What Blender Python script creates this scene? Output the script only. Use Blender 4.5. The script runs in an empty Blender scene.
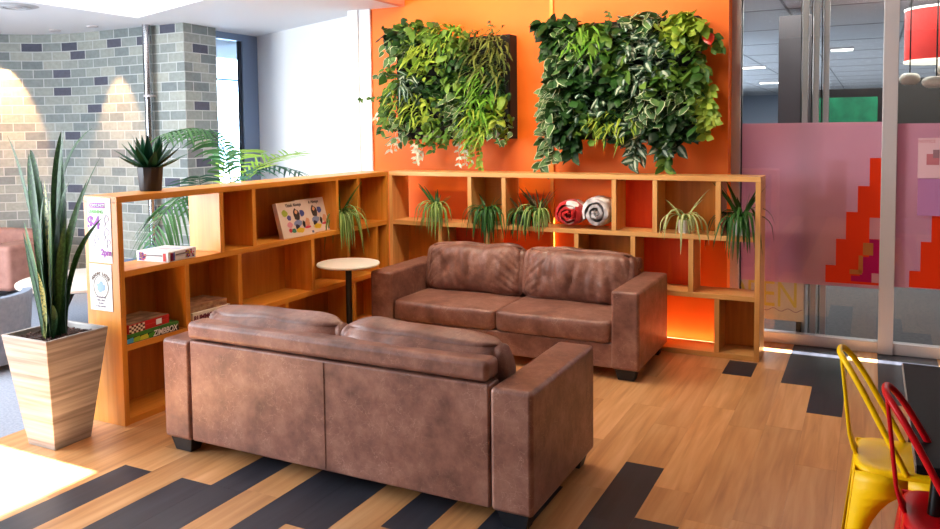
import bpy, math, random
from mathutils import Vector, Matrix, noise
R_ = math.radians
scene = bpy.context.scene
COL = scene.collection
random.seed(7)

# ------------------------------------------------------------------ mesh builder
class MB:
    def __init__(s):
        s.v = []; s.f = []; s.uv = []; s.mi = []
    def add(s, verts, faces, uvs=None, mi=0):
        o = len(s.v); s.v += [tuple(p) for p in verts]
        for i, f in enumerate(faces):
            s.f.append([a + o for a in f]); s.mi.append(mi)
            s.uv.append(uvs[i] if uvs else [(0, 0)] * len(f))
    def box(s, x0, x1, y0, y1, z0, z1, mi=0):
        v = [(x0,y0,z0),(x1,y0,z0),(x1,y1,z0),(x0,y1,z0),(x0,y0,z1),(x1,y0,z1),(x1,y1,z1),(x0,y1,z1)]
        s.add(v, [(3,2,1,0),(4,5,6,7),(0,1,5,4),(1,2,6,5),(2,3,7,6),(3,0,4,7)], mi=mi)
        return s
    def prism(s, pts, z0, z1):
        n = len(pts)
        v = [(p[0],p[1],z0) for p in pts] + [(p[0],p[1],z1) for p in pts]
        f = [tuple(range(n-1,-1,-1)), tuple(range(n,2*n))] + [(i,(i+1)%n,n+(i+1)%n,n+i) for i in range(n)]
        s.add(v, f); return s
    def tube(s, pts, r, n=8, closed=False):
        pts = [Vector(p) for p in pts]; m = len(pts)
        rad = r if isinstance(r, (list, tuple)) else [r]*m
        ref = None; v = []
        for i, p in enumerate(pts):
            a = pts[(i-1) % m] if (closed or i > 0) else p
            b = pts[(i+1) % m] if (closed or i < m-1) else p
            t = (b-a).normalized()
            if ref is None:
                ref = Vector((0,0,1)) if abs(t.z) < .9 else Vector((1,0,0))
            u = (ref - t*ref.dot(t)).normalized(); w = t.cross(u); ref = u
            for k in range(n):
                an = 2*math.pi*k/n
                v.append(p + (u*math.cos(an) + w*math.sin(an))*rad[i])
        f = []
        for i in range(m if closed else m-1):
            j = (i+1) % m
            for k in range(n):
                f.append((i*n+k, i*n+(k+1)%n, j*n+(k+1)%n, j*n+k))
        if not closed:
            f.append(tuple(range(n-1,-1,-1))); f.append(tuple((m-1)*n+k for k in range(n)))
        s.add(v, f); return s
    def lathe(s, prof, n=24, c=(0,0,0)):
        v = []
        for (r, z) in prof:
            for k in range(n):
                a = 2*math.pi*k/n
                v.append((c[0]+r*math.cos(a), c[1]+r*math.sin(a), c[2]+z))
        f = []
        for i in range(len(prof)-1):
            for k in range(n):
                f.append((i*n+k, i*n+(k+1)%n, (i+1)*n+(k+1)%n, (i+1)*n+k))
        f.append(tuple(range(n-1,-1,-1))); f.append(tuple((len(prof)-1)*n+k for k in range(n)))
        s.add(v, f); return s
    def leaf(s, pts, widths, side, fold=.25, u0=0.):
        """ribbon leaf: centre line, half widths, side vector; folded along the midrib"""
        pts = [Vector(p) for p in pts]; m = len(pts); v = []; f = []; uv = []
        side = Vector(side).normalized()
        for i, p in enumerate(pts):
            t = (pts[min(i+1,m-1)] - pts[max(i-1,0)]).normalized()
            sd = side - t*side.dot(t)
            sd = sd.normalized() if sd.length > 1e-4 else Vector((1,0,0))
            nn = sd.cross(t)
            w = widths[i]
            v += [p - sd*w + nn*w*fold, p, p + sd*w + nn*w*fold]
        for i in range(m-1):
            for k in range(2):
                a = i*3+k
                f.append((a, a+1, a+4, a+3))
                uv.append([(k/2, i/(m-1)), ((k+1)/2, i/(m-1)), ((k+1)/2, (i+1)/(m-1)), (k/2, (i+1)/(m-1))])
        s.add(v, f, uv); return s
    def build(s, name, mat, parent=None, loc=(0,0,0), bevel=0, seg=2, smooth=True, angle=35):
        me = bpy.data.meshes.new(name)
        me.from_pydata(s.v, [], s.f)
        uvl = me.uv_layers.new(name='UVMap')
        k = 0
        for i, f in enumerate(s.f):
            for c in s.uv[i]:
                uvl.data[k].uv = c; k += 1
        for m in (mat if isinstance(mat, (list, tuple)) else [mat]):
            me.materials.append(m)
        for i, p in enumerate(me.polygons):
            p.material_index = s.mi[i]; p.use_smooth = smooth
        if smooth:
            me.set_sharp_from_angle(angle=R_(angle))
        me.update()
        o = bpy.data.objects.new(name, me); COL.objects.link(o)
        o.parent = parent; o.location = loc
        if bevel:
            b = o.modifiers.new('bevel', 'BEVEL'); b.width = bevel; b.segments = seg; b.limit_method = 'ANGLE'; b.angle_limit = R_(40)
            b.harden_normals = True
        return o

def tag(o, label, cat, group=None, kind=None):
    if label: o['label'] = label
    if cat: o['category'] = cat
    if group: o['group'] = group
    if kind: o['kind'] = kind
    return o
def thing(name, loc, label, cat, group=None, rz=0, rot=None):
    o = bpy.data.objects.new(name, None); COL.objects.link(o)
    o.location = loc; o.rotation_euler = rot or (0, 0, rz); o.empty_display_size = .1
    return tag(o, label, cat, group)
def struct(o):
    o['kind'] = 'structure'; return o
def copy_tree(o, parent=None):
    c = o.copy(); COL.objects.link(c)
    if parent is not None: c.parent = parent
    for ch in list(o.children):
        copy_tree(ch, c)
    return c

# ------------------------------------------------------------------ materials
def newmat(name):
    m = bpy.data.materials.new(name); m.use_nodes = True
    nt = m.node_tree; b = nt.nodes['Principled BSDF']
    return m, nt, b
def N(nt, typ, **kw):
    n = nt.nodes.new(typ)
    for k, v in kw.items():
        if k.startswith('i_'):
            key = k[2:]
            key = int(key) if key.isdigit() else key
            n.inputs[key].default_value = v
        else: setattr(n, k, v)
    return n
def ramp(nt, stops, interp='LINEAR'):
    r = nt.nodes.new('ShaderNodeValToRGB'); cr = r.color_ramp; cr.interpolation = interp
    while len(cr.elements) > 1: cr.elements.remove(cr.elements[-1])
    cr.elements[0].position = stops[0][0]; cr.elements[0].color = (*stops[0][1], 1)
    for p, c in stops[1:]:
        e = cr.elements.new(p); e.color = (*c, 1)
    return r
def S(r, g, b):
    """sRGB 0-255 to linear"""
    f = lambda c: ((c/255+.055)/1.055)**2.4 if c > 10 else c/255/12.92
    return (f(r), f(g), f(b))
def plain(name, col, rough=.5, metal=0., spec=None, coat=0):
    m, nt, b = newmat(name)
    b.inputs['Base Color'].default_value = (*col, 1); b.inputs['Roughness'].default_value = rough
    b.inputs['Metallic'].default_value = metal
    if coat: b.inputs['Coat Weight'].default_value = coat
    return m
def mottled(name, c1, c2, scale=8, rough=.6, bump=0, stretch=(1,1,1), detail=4, metal=0):
    m, nt, b = newmat(name)
    tc = N(nt, 'ShaderNodeTexCoord'); mp = N(nt, 'ShaderNodeMapping'); mp.inputs['Scale'].default_value = stretch
    no = N(nt, 'ShaderNodeTexNoise'); no.inputs['Scale'].default_value = scale; no.inputs['Detail'].default_value = detail
    r = ramp(nt, [(.3, c1), (.7, c2)])
    L = nt.links.new
    L(tc.outputs['Object'], mp.inputs[0]); L(mp.outputs[0], no.inputs[0]); L(no.outputs[0], r.inputs[0]); L(r.outputs[0], b.inputs['Base Color'])
    b.inputs['Roughness'].default_value = rough; b.inputs['Metallic'].default_value = metal
    if bump:
        bp = N(nt, 'ShaderNodeBump'); bp.inputs['Strength'].default_value = bump; bp.inputs['Distance'].default_value = .01
        L(no.outputs[0], bp.inputs['Height']); L(bp.outputs[0], b.inputs['Normal'])
    return m
def wood(name, axis, c1, c2, c3, rough=.38, scale=1.):
    m, nt, b = newmat(name); L = nt.links.new
    tc = N(nt, 'ShaderNodeTexCoord'); mp = N(nt, 'ShaderNodeMapping')
    st = [26*scale]*3; st[axis] = 1.6*scale; mp.inputs['Scale'].default_value = st
    geo = N(nt, 'ShaderNodeNewGeometry')
    sep = N(nt, 'ShaderNodeMath', operation='MULTIPLY'); sep.inputs[1].default_value = 37.
    L(geo.outputs['Random Per Island'], sep.inputs[0])
    add = N(nt, 'ShaderNodeVectorMath', operation='ADD')
    L(tc.outputs['Object'], add.inputs[0]); L(sep.outputs[0], add.inputs[1]); L(add.outputs[0], mp.inputs[0])
    n1 = N(nt, 'ShaderNodeTexNoise'); n1.inputs['Scale'].default_value = 1.; n1.inputs['Detail'].default_value = 5; n1.inputs['Distortion'].default_value = .6
    L(mp.outputs[0], n1.inputs[0])
    mp2 = N(nt, 'ShaderNodeMapping'); st2 = [5*scale]*3; st2[axis] = .8*scale; mp2.inputs['Scale'].default_value = st2
    n2 = N(nt, 'ShaderNodeTexNoise'); n2.inputs['Scale'].default_value = 1.; n2.inputs['Detail'].default_value = 2; n2.inputs['Distortion'].default_value = 1.2
    L(add.outputs[0], mp2.inputs[0]); L(mp2.outputs[0], n2.inputs[0])
    mx = N(nt, 'ShaderNodeMix', data_type='FLOAT'); mx.inputs[0].default_value = .45
    L(n1.outputs[0], mx.inputs[2]); L(n2.outputs[0], mx.inputs[3])
    r = ramp(nt, [(.32, c1), (.5, c2), (.68, c3)])
    L(mx.outputs[0], r.inputs[0])
    hs = N(nt, 'ShaderNodeHueSaturation')
    mr = N(nt, 'ShaderNodeMapRange'); mr.inputs[3].default_value = .88; mr.inputs[4].default_value = 1.1
    L(geo.outputs['Random Per Island'], mr.inputs[0]); L(mr.outputs[0], hs.inputs['Value'])
    L(r.outputs[0], hs.inputs['Color']); L(hs.outputs[0], b.inputs['Base Color'])
    b.inputs['Roughness'].default_value = rough
    bp = N(nt, 'ShaderNodeBump'); bp.inputs['Strength'].default_value = .08; bp.inputs['Distance'].default_value = .004
    L(n1.outputs[0], bp.inputs['Height']); L(bp.outputs[0], b.inputs['Normal'])
    return m
def leafmat(name, c1, c2, edge=None, edge_w=.0, centre=None, rough=.42, bands=None, transl=.25):
    """leaf colour with per leaf variation, optional margin / midrib colours from the leaf's own uv"""
    m, nt, b = newmat(name); L = nt.links.new
    geo = N(nt, 'ShaderNodeNewGeometry')
    r = ramp(nt, [(0, c1), (1, c2)]); L(geo.outputs['Random Per Island'], r.inputs[0])
    col = r.outputs[0]
    uv = N(nt, 'ShaderNodeUVMap'); sx = N(nt, 'ShaderNodeSeparateXYZ'); L(uv.outputs[0], sx.inputs[0])
    d = N(nt, 'ShaderNodeMath', operation='SUBTRACT'); d.inputs[1].default_value = .5; L(sx.outputs[0], d.inputs[0])
    ab = N(nt, 'ShaderNodeMath', operation='ABSOLUTE'); L(d.outputs[0], ab.inputs[0])
    def over(col, fac, c):
        mx = N(nt, 'ShaderNodeMix', data_type='RGBA'); mx.inputs[7].default_value = (*c, 1)
        L(fac, mx.inputs[0]); L(col, mx.inputs[6]); return mx.outputs[2]
    if bands:
        no = N(nt, 'ShaderNodeTexNoise'); no.inputs['Scale'].default_value = 1; no.inputs['Detail'].default_value = 3
        mp = N(nt, 'ShaderNodeMapping'); mp.inputs['Scale'].default_value = (3, 26, 1); L(uv.outputs[0], mp.inputs[0]); L(mp.outputs[0], no.inputs[0])
        rr = ramp(nt, [(.48, (0,0,0)), (.6, (1,1,1))]); L(no.outputs[0], rr.inputs[0])
        col = over(col, rr.outputs[0], bands)
    if centre:
        rr = ramp(nt, [(.10, (1,1,1)), (.22, (0,0,0))]); L(ab.outputs[0], rr.inputs[0]); col = over(col, rr.outputs[0], centre)
    if edge:
        rr = ramp(nt, [(.5-edge_w-.04, (0,0,0)), (.5-edge_w, (1,1,1))]); L(ab.outputs[0], rr.inputs[0]); col = over(col, rr.outputs[0], edge)
    L(col, b.inputs['Base Color']); b.inputs['Roughness'].default_value = rough; b.inputs['Specular IOR Level'].default_value = .28
    if transl:
        tr = N(nt, 'ShaderNodeBsdfTranslucent'); L(col, tr.inputs[0])
        ms = N(nt, 'ShaderNodeMixShader'); ms.inputs[0].default_value = transl
        out = nt.nodes['Material Output']
        L(b.outputs[0], ms.inputs[1]); L(tr.outputs[0], ms.inputs[2]); L(ms.outputs[0], out.inputs[0])
    return m
def leather(name):
    m, nt, b = newmat(name); L = nt.links.new
    tc = N(nt, 'ShaderNodeTexCoord')
    n1 = N(nt, 'ShaderNodeTexNoise'); n1.inputs['Scale'].default_value = 6.5; n1.inputs['Detail'].default_value = 8; n1.inputs['Roughness'].default_value = .68
    L(tc.outputs['Object'], n1.inputs[0])
    r = ramp(nt, [(.3, S(98, 62, 52)), (.5, S(134, 90, 76)), (.72, S(166, 121, 104))])
    L(n1.outputs[0], r.inputs[0])
    nw = N(nt, 'ShaderNodeTexNoise'); nw.inputs['Scale'].default_value = 7.; nw.inputs['Detail'].default_value = 4
    L(tc.outputs['Object'], nw.inputs[0])
    av = N(nt, 'ShaderNodeMix', data_type='RGBA', blend_type='ADD'); av.inputs[0].default_value = .35
    L(tc.outputs['Object'], av.inputs[6]); L(nw.outputs['Color'], av.inputs[7])
    vo = N(nt, 'ShaderNodeTexVoronoi', feature='DISTANCE_TO_EDGE'); vo.inputs['Scale'].default_value = 13.
    L(av.outputs[2], vo.inputs[0])
    vr = ramp(nt, [(0, (1,1,1)), (.022, (0,0,0))]); L(vo.outputs[0], vr.inputs[0])
    n3 = N(nt, 'ShaderNodeTexNoise'); n3.inputs['Scale'].default_value = 6.; L(tc.outputs['Object'], n3.inputs[0])
    mk = ramp(nt, [(.36, (0,0,0)), (.6, (.5,.5,.5))]); L(n3.outputs[0], mk.inputs[0])
    mu = N(nt, 'ShaderNodeMath', operation='MULTIPLY'); L(vr.outputs[0], mu.inputs[0]); L(mk.outputs[0], mu.inputs[1])
    mx = N(nt, 'ShaderNodeMix', data_type='RGBA'); mx.inputs[7].default_value = (*S(190, 150, 132), 1)
    L(mu.outputs[0], mx.inputs[0]); L(r.outputs[0], mx.inputs[6]); L(mx.outputs[2], b.inputs['Base Color'])
    b.inputs['Roughness'].default_value = .41
    gr = N(nt, 'ShaderNodeTexNoise'); gr.inputs['Scale'].default_value = 120.; gr.inputs['Detail'].default_value = 2; L(tc.outputs['Object'], gr.inputs[0])
    bp = N(nt, 'ShaderNodeBump'); bp.inputs['Strength'].default_value = .12; bp.inputs['Distance'].default_value = .003
    L(gr.outputs[0], bp.inputs['Height'])
    L(bp.outputs[0], b.inputs['Normal'])
    return m
def glass(name, tint=(1,1,1), refl=.06):
    m, nt, b = newmat(name); L = nt.links.new
    nt.nodes.remove(b)
    t = N(nt, 'ShaderNodeBsdfTransparent'); t.inputs[0].default_value = (*tint, 1)
    g = N(nt, 'ShaderNodeBsdfGlossy'); g.inputs['Roughness'].default_value = .02
    fr = N(nt, 'ShaderNodeLayerWeight'); fr.inputs[0].default_value = .12
    mr = N(nt, 'ShaderNodeMapRange'); mr.inputs[3].default_value = refl; mr.inputs[4].default_value = .9
    L(fr.outputs['Fresnel'], mr.inputs[0])
    ms = N(nt, 'ShaderNodeMixShader'); L(mr.outputs[0], ms.inputs[0]); L(t.outputs[0], ms.inputs[1]); L(g.outputs[0], ms.inputs[2])
    L(ms.outputs[0], nt.nodes['Material Output'].inputs[0])
    return m
def film(name, col, see=.35):
    m, nt, b = newmat(name); L = nt.links.new
    b.inputs['Base Color'].default_value = (*col, 1); b.inputs['Roughness'].default_value = .35
    t = N(nt, 'ShaderNodeBsdfTransparent'); t.inputs[0].default_value = (*[min(1, c*1.3+.15) for c in col], 1)
    tl = N(nt, 'ShaderNodeBsdfTranslucent'); tl.inputs[0].default_value = (*col, 1)
    m1 = N(nt, 'ShaderNodeMixShader'); m1.inputs[0].default_value = .3; L(b.outputs[0], m1.inputs[1]); L(tl.outputs[0], m1.inputs[2])
    m2 = N(nt, 'ShaderNodeMixShader'); m2.inputs[0].default_value = see; L(m1.outputs[0], m2.inputs[1]); L(t.outputs[0], m2.inputs[2])
    L(m2.outputs[0], nt.nodes['Material Output'].inputs[0])
    return m
def emit(name, col, st):
    m, nt, b = newmat(name)
    b.inputs['Base Color'].default_value = (.8,.8,.8,1)
    b.inputs['Emission Color'].default_value = (*col, 1); b.inputs['Emission Strength'].default_value = st
    return m
def bricks(name):
    m, nt, b = newmat(name); L = nt.links.new
    uv = N(nt, 'ShaderNodeUVMap')
    br = N(nt, 'ShaderNodeTexBrick'); br.offset = .5
    br.inputs['Color1'].default_value = (0,0,0,1); br.inputs['Color2'].default_value = (1,1,1,1); br.inputs['Mortar'].default_value = (.5,.5,.5,1)
    br.inputs['Scale'].default_value = 1; br.inputs['Mortar Size'].default_value = .0055; br.inputs['Mortar Smooth'].default_value = .1; br.inputs['Bias'].default_value = 0
    br.inputs['Brick Width'].default_value = .24; br.inputs['Row Height'].default_value = .103
    L(uv.outputs[0], br.inputs[0])
    rc = ramp(nt, [(0, S(118,127,127)), (.45, S(144,151,146)), (.885, S(168,170,160)), (.90, S(78,80,94)), (1, S(92,93,106))])
    rc.color_ramp.interpolation = 'LINEAR'
    L(br.outputs['Color'], rc.inputs[0])
    no = N(nt, 'ShaderNodeTexNoise'); no.inputs['Scale'].default_value = 22; no.inputs['Detail'].default_value = 5
    L(uv.outputs[0], no.inputs[0])
    mr = N(nt, 'ShaderNodeMapRange'); mr.inputs[3].default_value = .7; mr.inputs[4].default_value = 1.25; L(no.outputs[0], mr.inputs[0])
    hs = N(nt, 'ShaderNodeHueSaturation'); L(mr.outputs[0], hs.inputs['Value']); L(rc.outputs[0], hs.inputs['Color'])
    mx = N(nt, 'ShaderNodeMix', data_type='RGBA'); mx.inputs[7].default_value = (*S(186,190,188), 1)
    L(br.outputs['Fac'], mx.inputs[0]); L(hs.outputs[0], mx.inputs[6]); L(mx.outputs[2], b.inputs['Base Color'])
    b.inputs['Roughness'].default_value = .75
    inv = N(nt, 'ShaderNodeMath', operation='SUBTRACT'); inv.inputs[0].default_value = 1.; L(br.outputs['Fac'], inv.inputs[1])
    bp = N(nt, 'ShaderNodeBump'); bp.inputs['Strength'].default_value = .5; bp.inputs['Distance'].default_value = .006
    L(inv.outputs[0], bp.inputs['Height']); L(bp.outputs[0], b.inputs['Normal'])
    return m

OAK = (S(200,122,32), S(220,142,48), S(232,160,72))
oakx = wood('oak veneer along x', 0, *OAK); oaky = wood('oak veneer along y', 1, *OAK); oak_up = wood('oak veneer upright', 2, *OAK)
OAKP = (S(204,142,76), S(220,162,94), S(230,176,112))  # same oak, lightened to paint in strong light on the back unit
palex = wood('pale oak along x', 0, *OAKP); palez = wood('pale oak upright', 2, *OAKP)
oakback = wood('oak back panel', 2, S(182,108,24), S(202,124,36), S(216,142,52))
redwood = wood('orange stained panel', 2, S(228,62,6), S(240,78,10), S(246,92,14), rough=.6)
floorwood = wood('oak floor plank', 1, S(176,122,74), S(203,148,95), S(219,170,119), rough=.36)
floordark = wood('charcoal floor plank', 1, S(36,38,46), S(46,48,57), S(56,58,67), rough=.42)  # bluer than charcoal, painting in the reflected sky
orange = mottled('orange wall paint', S(252,112,2), S(254,118,5), 3, .6)
white = plain('white paint', S(236,238,240), .6)
ceilm = plain('ceiling paint', S(226,228,232), .7)
brickm = bricks('pale grey brick')
carpet = mottled('blue grey carpet', S(128,136,150), S(150,158,172), 60, .95, .3)
alu = plain('brushed aluminium frame', S(198,192,194), .42, .2)
aludark = plain('window frame', S(122,142,172), .4, .1)
steel = plain('polished steel pipe', S(170,172,176), .22, 1.)
blackm = plain('black metal', S(22,22,24), .35)
blackpl = plain('black foot', S(26,26,32), .5)
leath = leather('brown leather')
glassm = glass('clear glass', (.93,.96,.97), .07)
pinkfilm = film('pink frosted film', S(252,192,208), .10)
redfilm = film('red film', S(232,58,8), .04)
magfilm = film('magenta film', S(190,0,90), .06)
tanfilm = film('tan film', S(200,120,60), .1)
palefilm = film('pale orange film', S(226,140,120), .55)
yellowp = plain('yellow powder coat', S(248,200,4), .38)
redp = plain('red powder coat', S(196,10,22), .36)
for m_ in (yellowp, redp): m_.node_tree.nodes['Principled BSDF'].inputs['Specular IOR Level'].default_value = .22
whitepot = plain('white glazed pot', S(232,230,224), .35)
charpot = plain('charcoal pot', S(46,44,47), .5)
soil = mottled('bark chips', S(48,34,30), S(104,74,66), 70, .9, .8)
paper = plain('white paper', S(240,238,236), .6)
def ink(name, r, g, b, rough=.55): return plain(name, S(r,g,b), rough)

# ------------------------------------------------------------------ camera
f_px = 789.8075
yaw, pitch, roll = .4701789, -.0605243, -.0114016
F = Vector((-math.sin(yaw)*math.cos(pitch), math.cos(yaw)*math.cos(pitch), math.sin(pitch)))
Rv = Vector((math.cos(yaw), math.sin(yaw), 0)); Uv = Rv.cross(F)
R2 = Rv*math.cos(roll) + Uv*math.sin(roll); U2 = -Rv*math.sin(roll) + Uv*math.cos(roll)
cam = bpy.data.cameras.new('camera'); co = bpy.data.objects.new('camera', cam); COL.objects.link(co)
M = Matrix(((R2.x, U2.x, -F.x, 3.8602), (R2.y, U2.y, -F.y, -5.9798), (R2.z, U2.z, -F.z, 1.7063), (0,0,0,1)))
co.matrix_world = M
cam.sensor_width = 36; cam.lens = f_px*36/940; cam.shift_y = -86.03/940; cam.clip_start = .05
scene.camera = co

# ------------------------------------------------------------------ floor
PW = .1935; X0 = .445
dark = {0: [(-9,-3.235)], 2: [(-9,-3.22)], 3: [(-9,-2.79)], 5: [(-9,-2.2)], 6: [(-3.36,-2.3)], 8: [(-3.2,-2.3)], 10: [(-9,-2.5)],
        12: [(-9,-2.09)], 13: [(-9,-2.65), (-.378,-.024)], 15: [(-.42,.62)], 16: [(-.947,.62)], 18: [(-.585,.62)], 19: [(-.1,.62)]}
fl = MB()
rnd = random.Random(3)
k0, k1 = -5, 30
for k in range(k0, k1):
    xa = X0 + k*PW; xb = xa + PW
    xa = max(xa, -.51)
    if xb <= xa: continue
    y = -9.; ymax = .62
    ds = dark.get(k, [])
    cuts = sorted([c for d in ds for c in d])
    off = rnd.uniform(0, 1.2)
    yy = -9 - off
    while yy < ymax:
        yy += 1.22; cuts.append(yy)
    cuts = sorted(set(c for c in cuts if -9 < c < ymax)) + [ymax]
    prev = -9.
    for c in cuts:
        if c - prev > .004:
            mid = (prev+c)/2
            isd = any(a <= mid <= b for a, b in ds)
            g = .0004
            fl.box(xa+g, xb-g, prev+g, c-g, -.02, 0, mi=1 if isd else 0)
        prev = c
fl.box(-.51, 6.3, -9, .62, -.05, -.003, mi=2)
fo = struct(fl.build('floor', [floorwood, floordark, plain('floor joint', S(120,86,56), .8)], smooth=False))
ca = MB(); ca.box(-8, -.51, -9, 4, -.05, 0.0)
struct(ca.build('floor_carpet', carpet))
cr = MB(); cr.box(-2, 30, .62, 28.5, -.06, -.001)
struct(cr.build('floor_meeting_room', mottled('dark room carpet', S(74,76,80), S(94,94,96), 30, .95)))

# ------------------------------------------------------------------ walls
w = MB(); w.box(-.45, 2.862, .44, .64, 0, 3.5)
struct(w.build('wall_back', orange))
w = MB(); w.box(1.385, 1.418, .425, .44, 0, 3.4)
struct(w.build('trim_1', plain('orange gloss trim', S(252,150,50), .25), bevel=.002))
# angled white wall, column and filler between it and the orange wall
def wallstrip(name, pts, th, z0, z1, mat, uv=False):
    mb = MB(); n = len(pts); P = [Vector((p[0], p[1], 0)) for p in pts]; off = []
    for i in range(n):
        d = Vector((0,0,0))
        if i > 0: d += (P[i]-P[i-1]).normalized()
        if i < n-1: d += (P[i+1]-P[i]).normalized()
        d.normalize(); off.append(P[i] + Vector((-d.y, d.x, 0))*th)
    v = []; L = [0]
    for i in range(1, n): L.append(L[-1] + (P[i]-P[i-1]).length)
    for i in range(n):
        v += [(P[i].x,P[i].y,z0),(P[i].x,P[i].y,z1),(off[i].x,off[i].y,z0),(off[i].x,off[i].y,z1)]
    f = []; u = []
    for i in range(n-1):
        a, b = 4*i, 4*i+4
        f += [(a,b,b+1,a+1),(b+2,a+2,a+3,b+3),(a+1,b+1,b+3,a+3),(b,a,a+2,b+2)]
        q = [(L[i],z0),(L[i+1],z0),(L[i+1],z1),(L[i],z1)]
        u += [q, [q[1],q[0],q[3],q[2]], q, q]
    f += [(0,1,3,2), (4*n-4,4*n-2,4*n-1,4*n-3)]; u += [[(0,z0),(0,z1),(.2,z1),(.2,z0)]]*2
    mb.add(v, f, u)
    return struct(mb.build(name, mat, smooth=True, angle=30))
wallstrip('wall_side', [(-2.86,1.53),(-1.756,1.045),(-.70,.60)], .15, 0, 2.9, white)
w = MB(); w.box(-.70,-.585,.405,.75,0,2.9)
struct(w.build('wall_column', plain('bright white column paint', S(246,247,248), .5)))  # whiter than the walls: stronger light painted into the colour
w = MB(); w.box(-.585,-.45,.418,.64,0,2.9)
struct(w.build('wall_return', white))
pts = [(-6.0,-4.0),(-5.95,-2.2),(-5.8,-1.4),(-5.55,-.75),(-5.2,-.25),(-4.85,.03),(-4.5,.15),(-4.1,.18),(-3.6,.175),(-2.645,.17),(-2.67,.66)]
wallstrip('wall_left', pts, .2, 0, 2.9, brickm)
# unseen right wall, added dark; its openings are invented to shape the low sun
w = MB(); w.box(6.2,6.35,-9,-4.5,0,3.5); w.box(6.2,6.35,-4.5,-3.365,0,2.915); w.box(6.2,6.35,-3.365,.345,0,3.5)
struct(w.build('wall_right', plain('dark timber panelling', S(60,46,36), .6), smooth=False))
w = MB(); w.box(.6,6.35,-9.15,-9,0,3.5)  # unseen dark wall behind the camera, added to cut sky light
struct(w.build('wall_front', plain('dark entrance wall', S(70,62,56), .7)))

# window beside the pier
win = MB(); win.box(-2.93,-2.85,.66,.70,0,2.88); win.box(-2.93,-2.85,1.27,1.53,0,2.88); win.box(-2.93,-2.85,.70,1.27,2.80,2.88); win.box(-2.93,-2.85,.70,1.27,0,.1)
wo = struct(win.build('window_1', aludark, bevel=.004))
p = MB(); p.box(-2.895,-2.885,.70,1.27,.1,2.80); p.build('pane', glassm, wo)
p = MB(); p.box(-2.91,-2.87,1.235,1.27,.1,2.80); p.build('mullion', plain('dark mullion', S(40,48,66), .4), wo)

# ceilings: low slab on the left with a big rooflight, higher slab over the lounge
sk = [(-2.77,-9),(-2.77,-.311),(-1.397,-.762),(-.13,-1.17)]
c = MB()
zt = 2.88
c.prism([(-7,-9),(-2.77,-9),(-2.77,-.311),(-2.77,2),(-7,2)], zt, zt+.12)
c.prism([(-2.77,-.311),(-1.397,-.762),(-.13,-1.17),(-.13,.64),(-.6,.8),(-2.77,2)], zt, zt+.12)
struct(c.build('ceiling', ceilm, smooth=False))
c = MB(); ZH = 3.4
c.prism([(-.13,-9),(-.13,-1.17),(-.13,.62),(-.07,.62),(-.07,-9)], zt, ZH+.1)
struct(c.build('ceiling_riser', plain('riser paint', S(214,150,120), .6), smooth=False))  # warm tone paints in the bounce from the orange wall
c = MB()
c.box(-.13,6.35,-9,.64,ZH,ZH+.1)
struct(c.build('ceiling_lounge', ceilm, smooth=False))
# rooflight: a daylight diffuser in a shallow shaft
c = MB(); c.prism(sk, 2.93, 2.96)
o = c.build('rooflight_diffuser', emit('daylight diffuser', (1,1,1), 2.6), smooth=False)
tag(struct(o), None, None)
c = MB()
c.box(-2.80,-2.77,-9,-.311,3.0,3.05)
for a, b in ((sk[1],sk[2]),(sk[2],sk[3])):
    d = Vector((b[0]-a[0], b[1]-a[1], 0)).normalized(); n = Vector((-d.y, d.x, 0))*.03
    c.prism([a, b, (b[0]+n.x,b[1]+n.y), (a[0]+n.x,a[1]+n.y)], 3.0, 3.05)
struct(c.build('ceiling_shaft', ceilm, smooth=False))

# pipe
pp = MB(); pp.tube([(-3.108,.09,0),(-3.108,.09,2.88)], .042, 20)
pipe = tag(pp.build('steel_pipe', steel), 'polished steel pipe running floor to ceiling in front of the grey brick wall', 'pipe')
for zz in (.75, 2.12):
    b_ = MB(); b_.lathe([(.043,-.012),(.049,-.012),(.049,.012),(.043,.012)], 20, (-3.108,.09,zz)); b_.box(-3.126,-3.09,.09,.175,zz-.012,zz+.012)
    b_.build('pipe_bracket', alu, pipe)

# unseen block added above the roof to shade the neighbour's facade
w = MB(); w.box(-6.9,-3.0,-9,9,3.1,9); w.box(-3.0,6.3,-9,9,3.56,9)
struct(w.build('wall_upper', white, smooth=False))

# downlights and diffuser
def downlight(x, y, label, energy, tx, ty):
    t = thing('downlight', (x, y, zt), label, 'ceiling light', 'downlights along the brick wall')
    m = MB(); m.lathe([(.035,0),(.06,0),(.06,-.012),(.05,-.016),(.037,-.012)], 24); m.build('trim_ring', alu, t)
    m = MB(); m.lathe([(.001,-.004),(.036,-.004),(.036,-.002),(.001,-.002)], 20); m.build('lens', emit('warm lens', (1,.75,.45), 6) if energy else plain('unlit lens', S(60,60,60), .3), t)
    if energy:
        ld = bpy.data.lights.new('downlight_lamp', 'SPOT'); ld.energy = energy; ld.color = (1,.50,.20); ld.spot_size = R_(48); ld.spot_blend = .5; ld.shadow_soft_size = .02
        lo = bpy.data.objects.new('downlight_lamp', ld); COL.objects.link(lo); lo.parent = t
        lo.location = (0, 0, -.03)
        d = Vector((tx-x, ty-y, -1.6)); lo.rotation_euler = d.to_track_quat('-Z','Y').to_euler()
downlight(-4.95,-.42, 'recessed downlight furthest left, throwing a warm glow on the brick wall', 300, -5.25, -.1)
downlight(-4.29,-.13, 'small unlit ceiling fitting between the two warm wall washers', 0, 0, 0)
downlight(-3.66,-.14, 'recessed downlight nearest the steel pipe, throwing a warm glow on brick', 170, -3.66, .12)
m = MB(); m.lathe([(.001,-.02),(.06,-.02),(.065,-.012),(.09,-.012),(.095,-.02),(.13,-.02),(.14,-.01),(.17,-.01),(.2,-.0),(.2,0.002)], 40, (-3.08,-1.39,zt))
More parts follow.
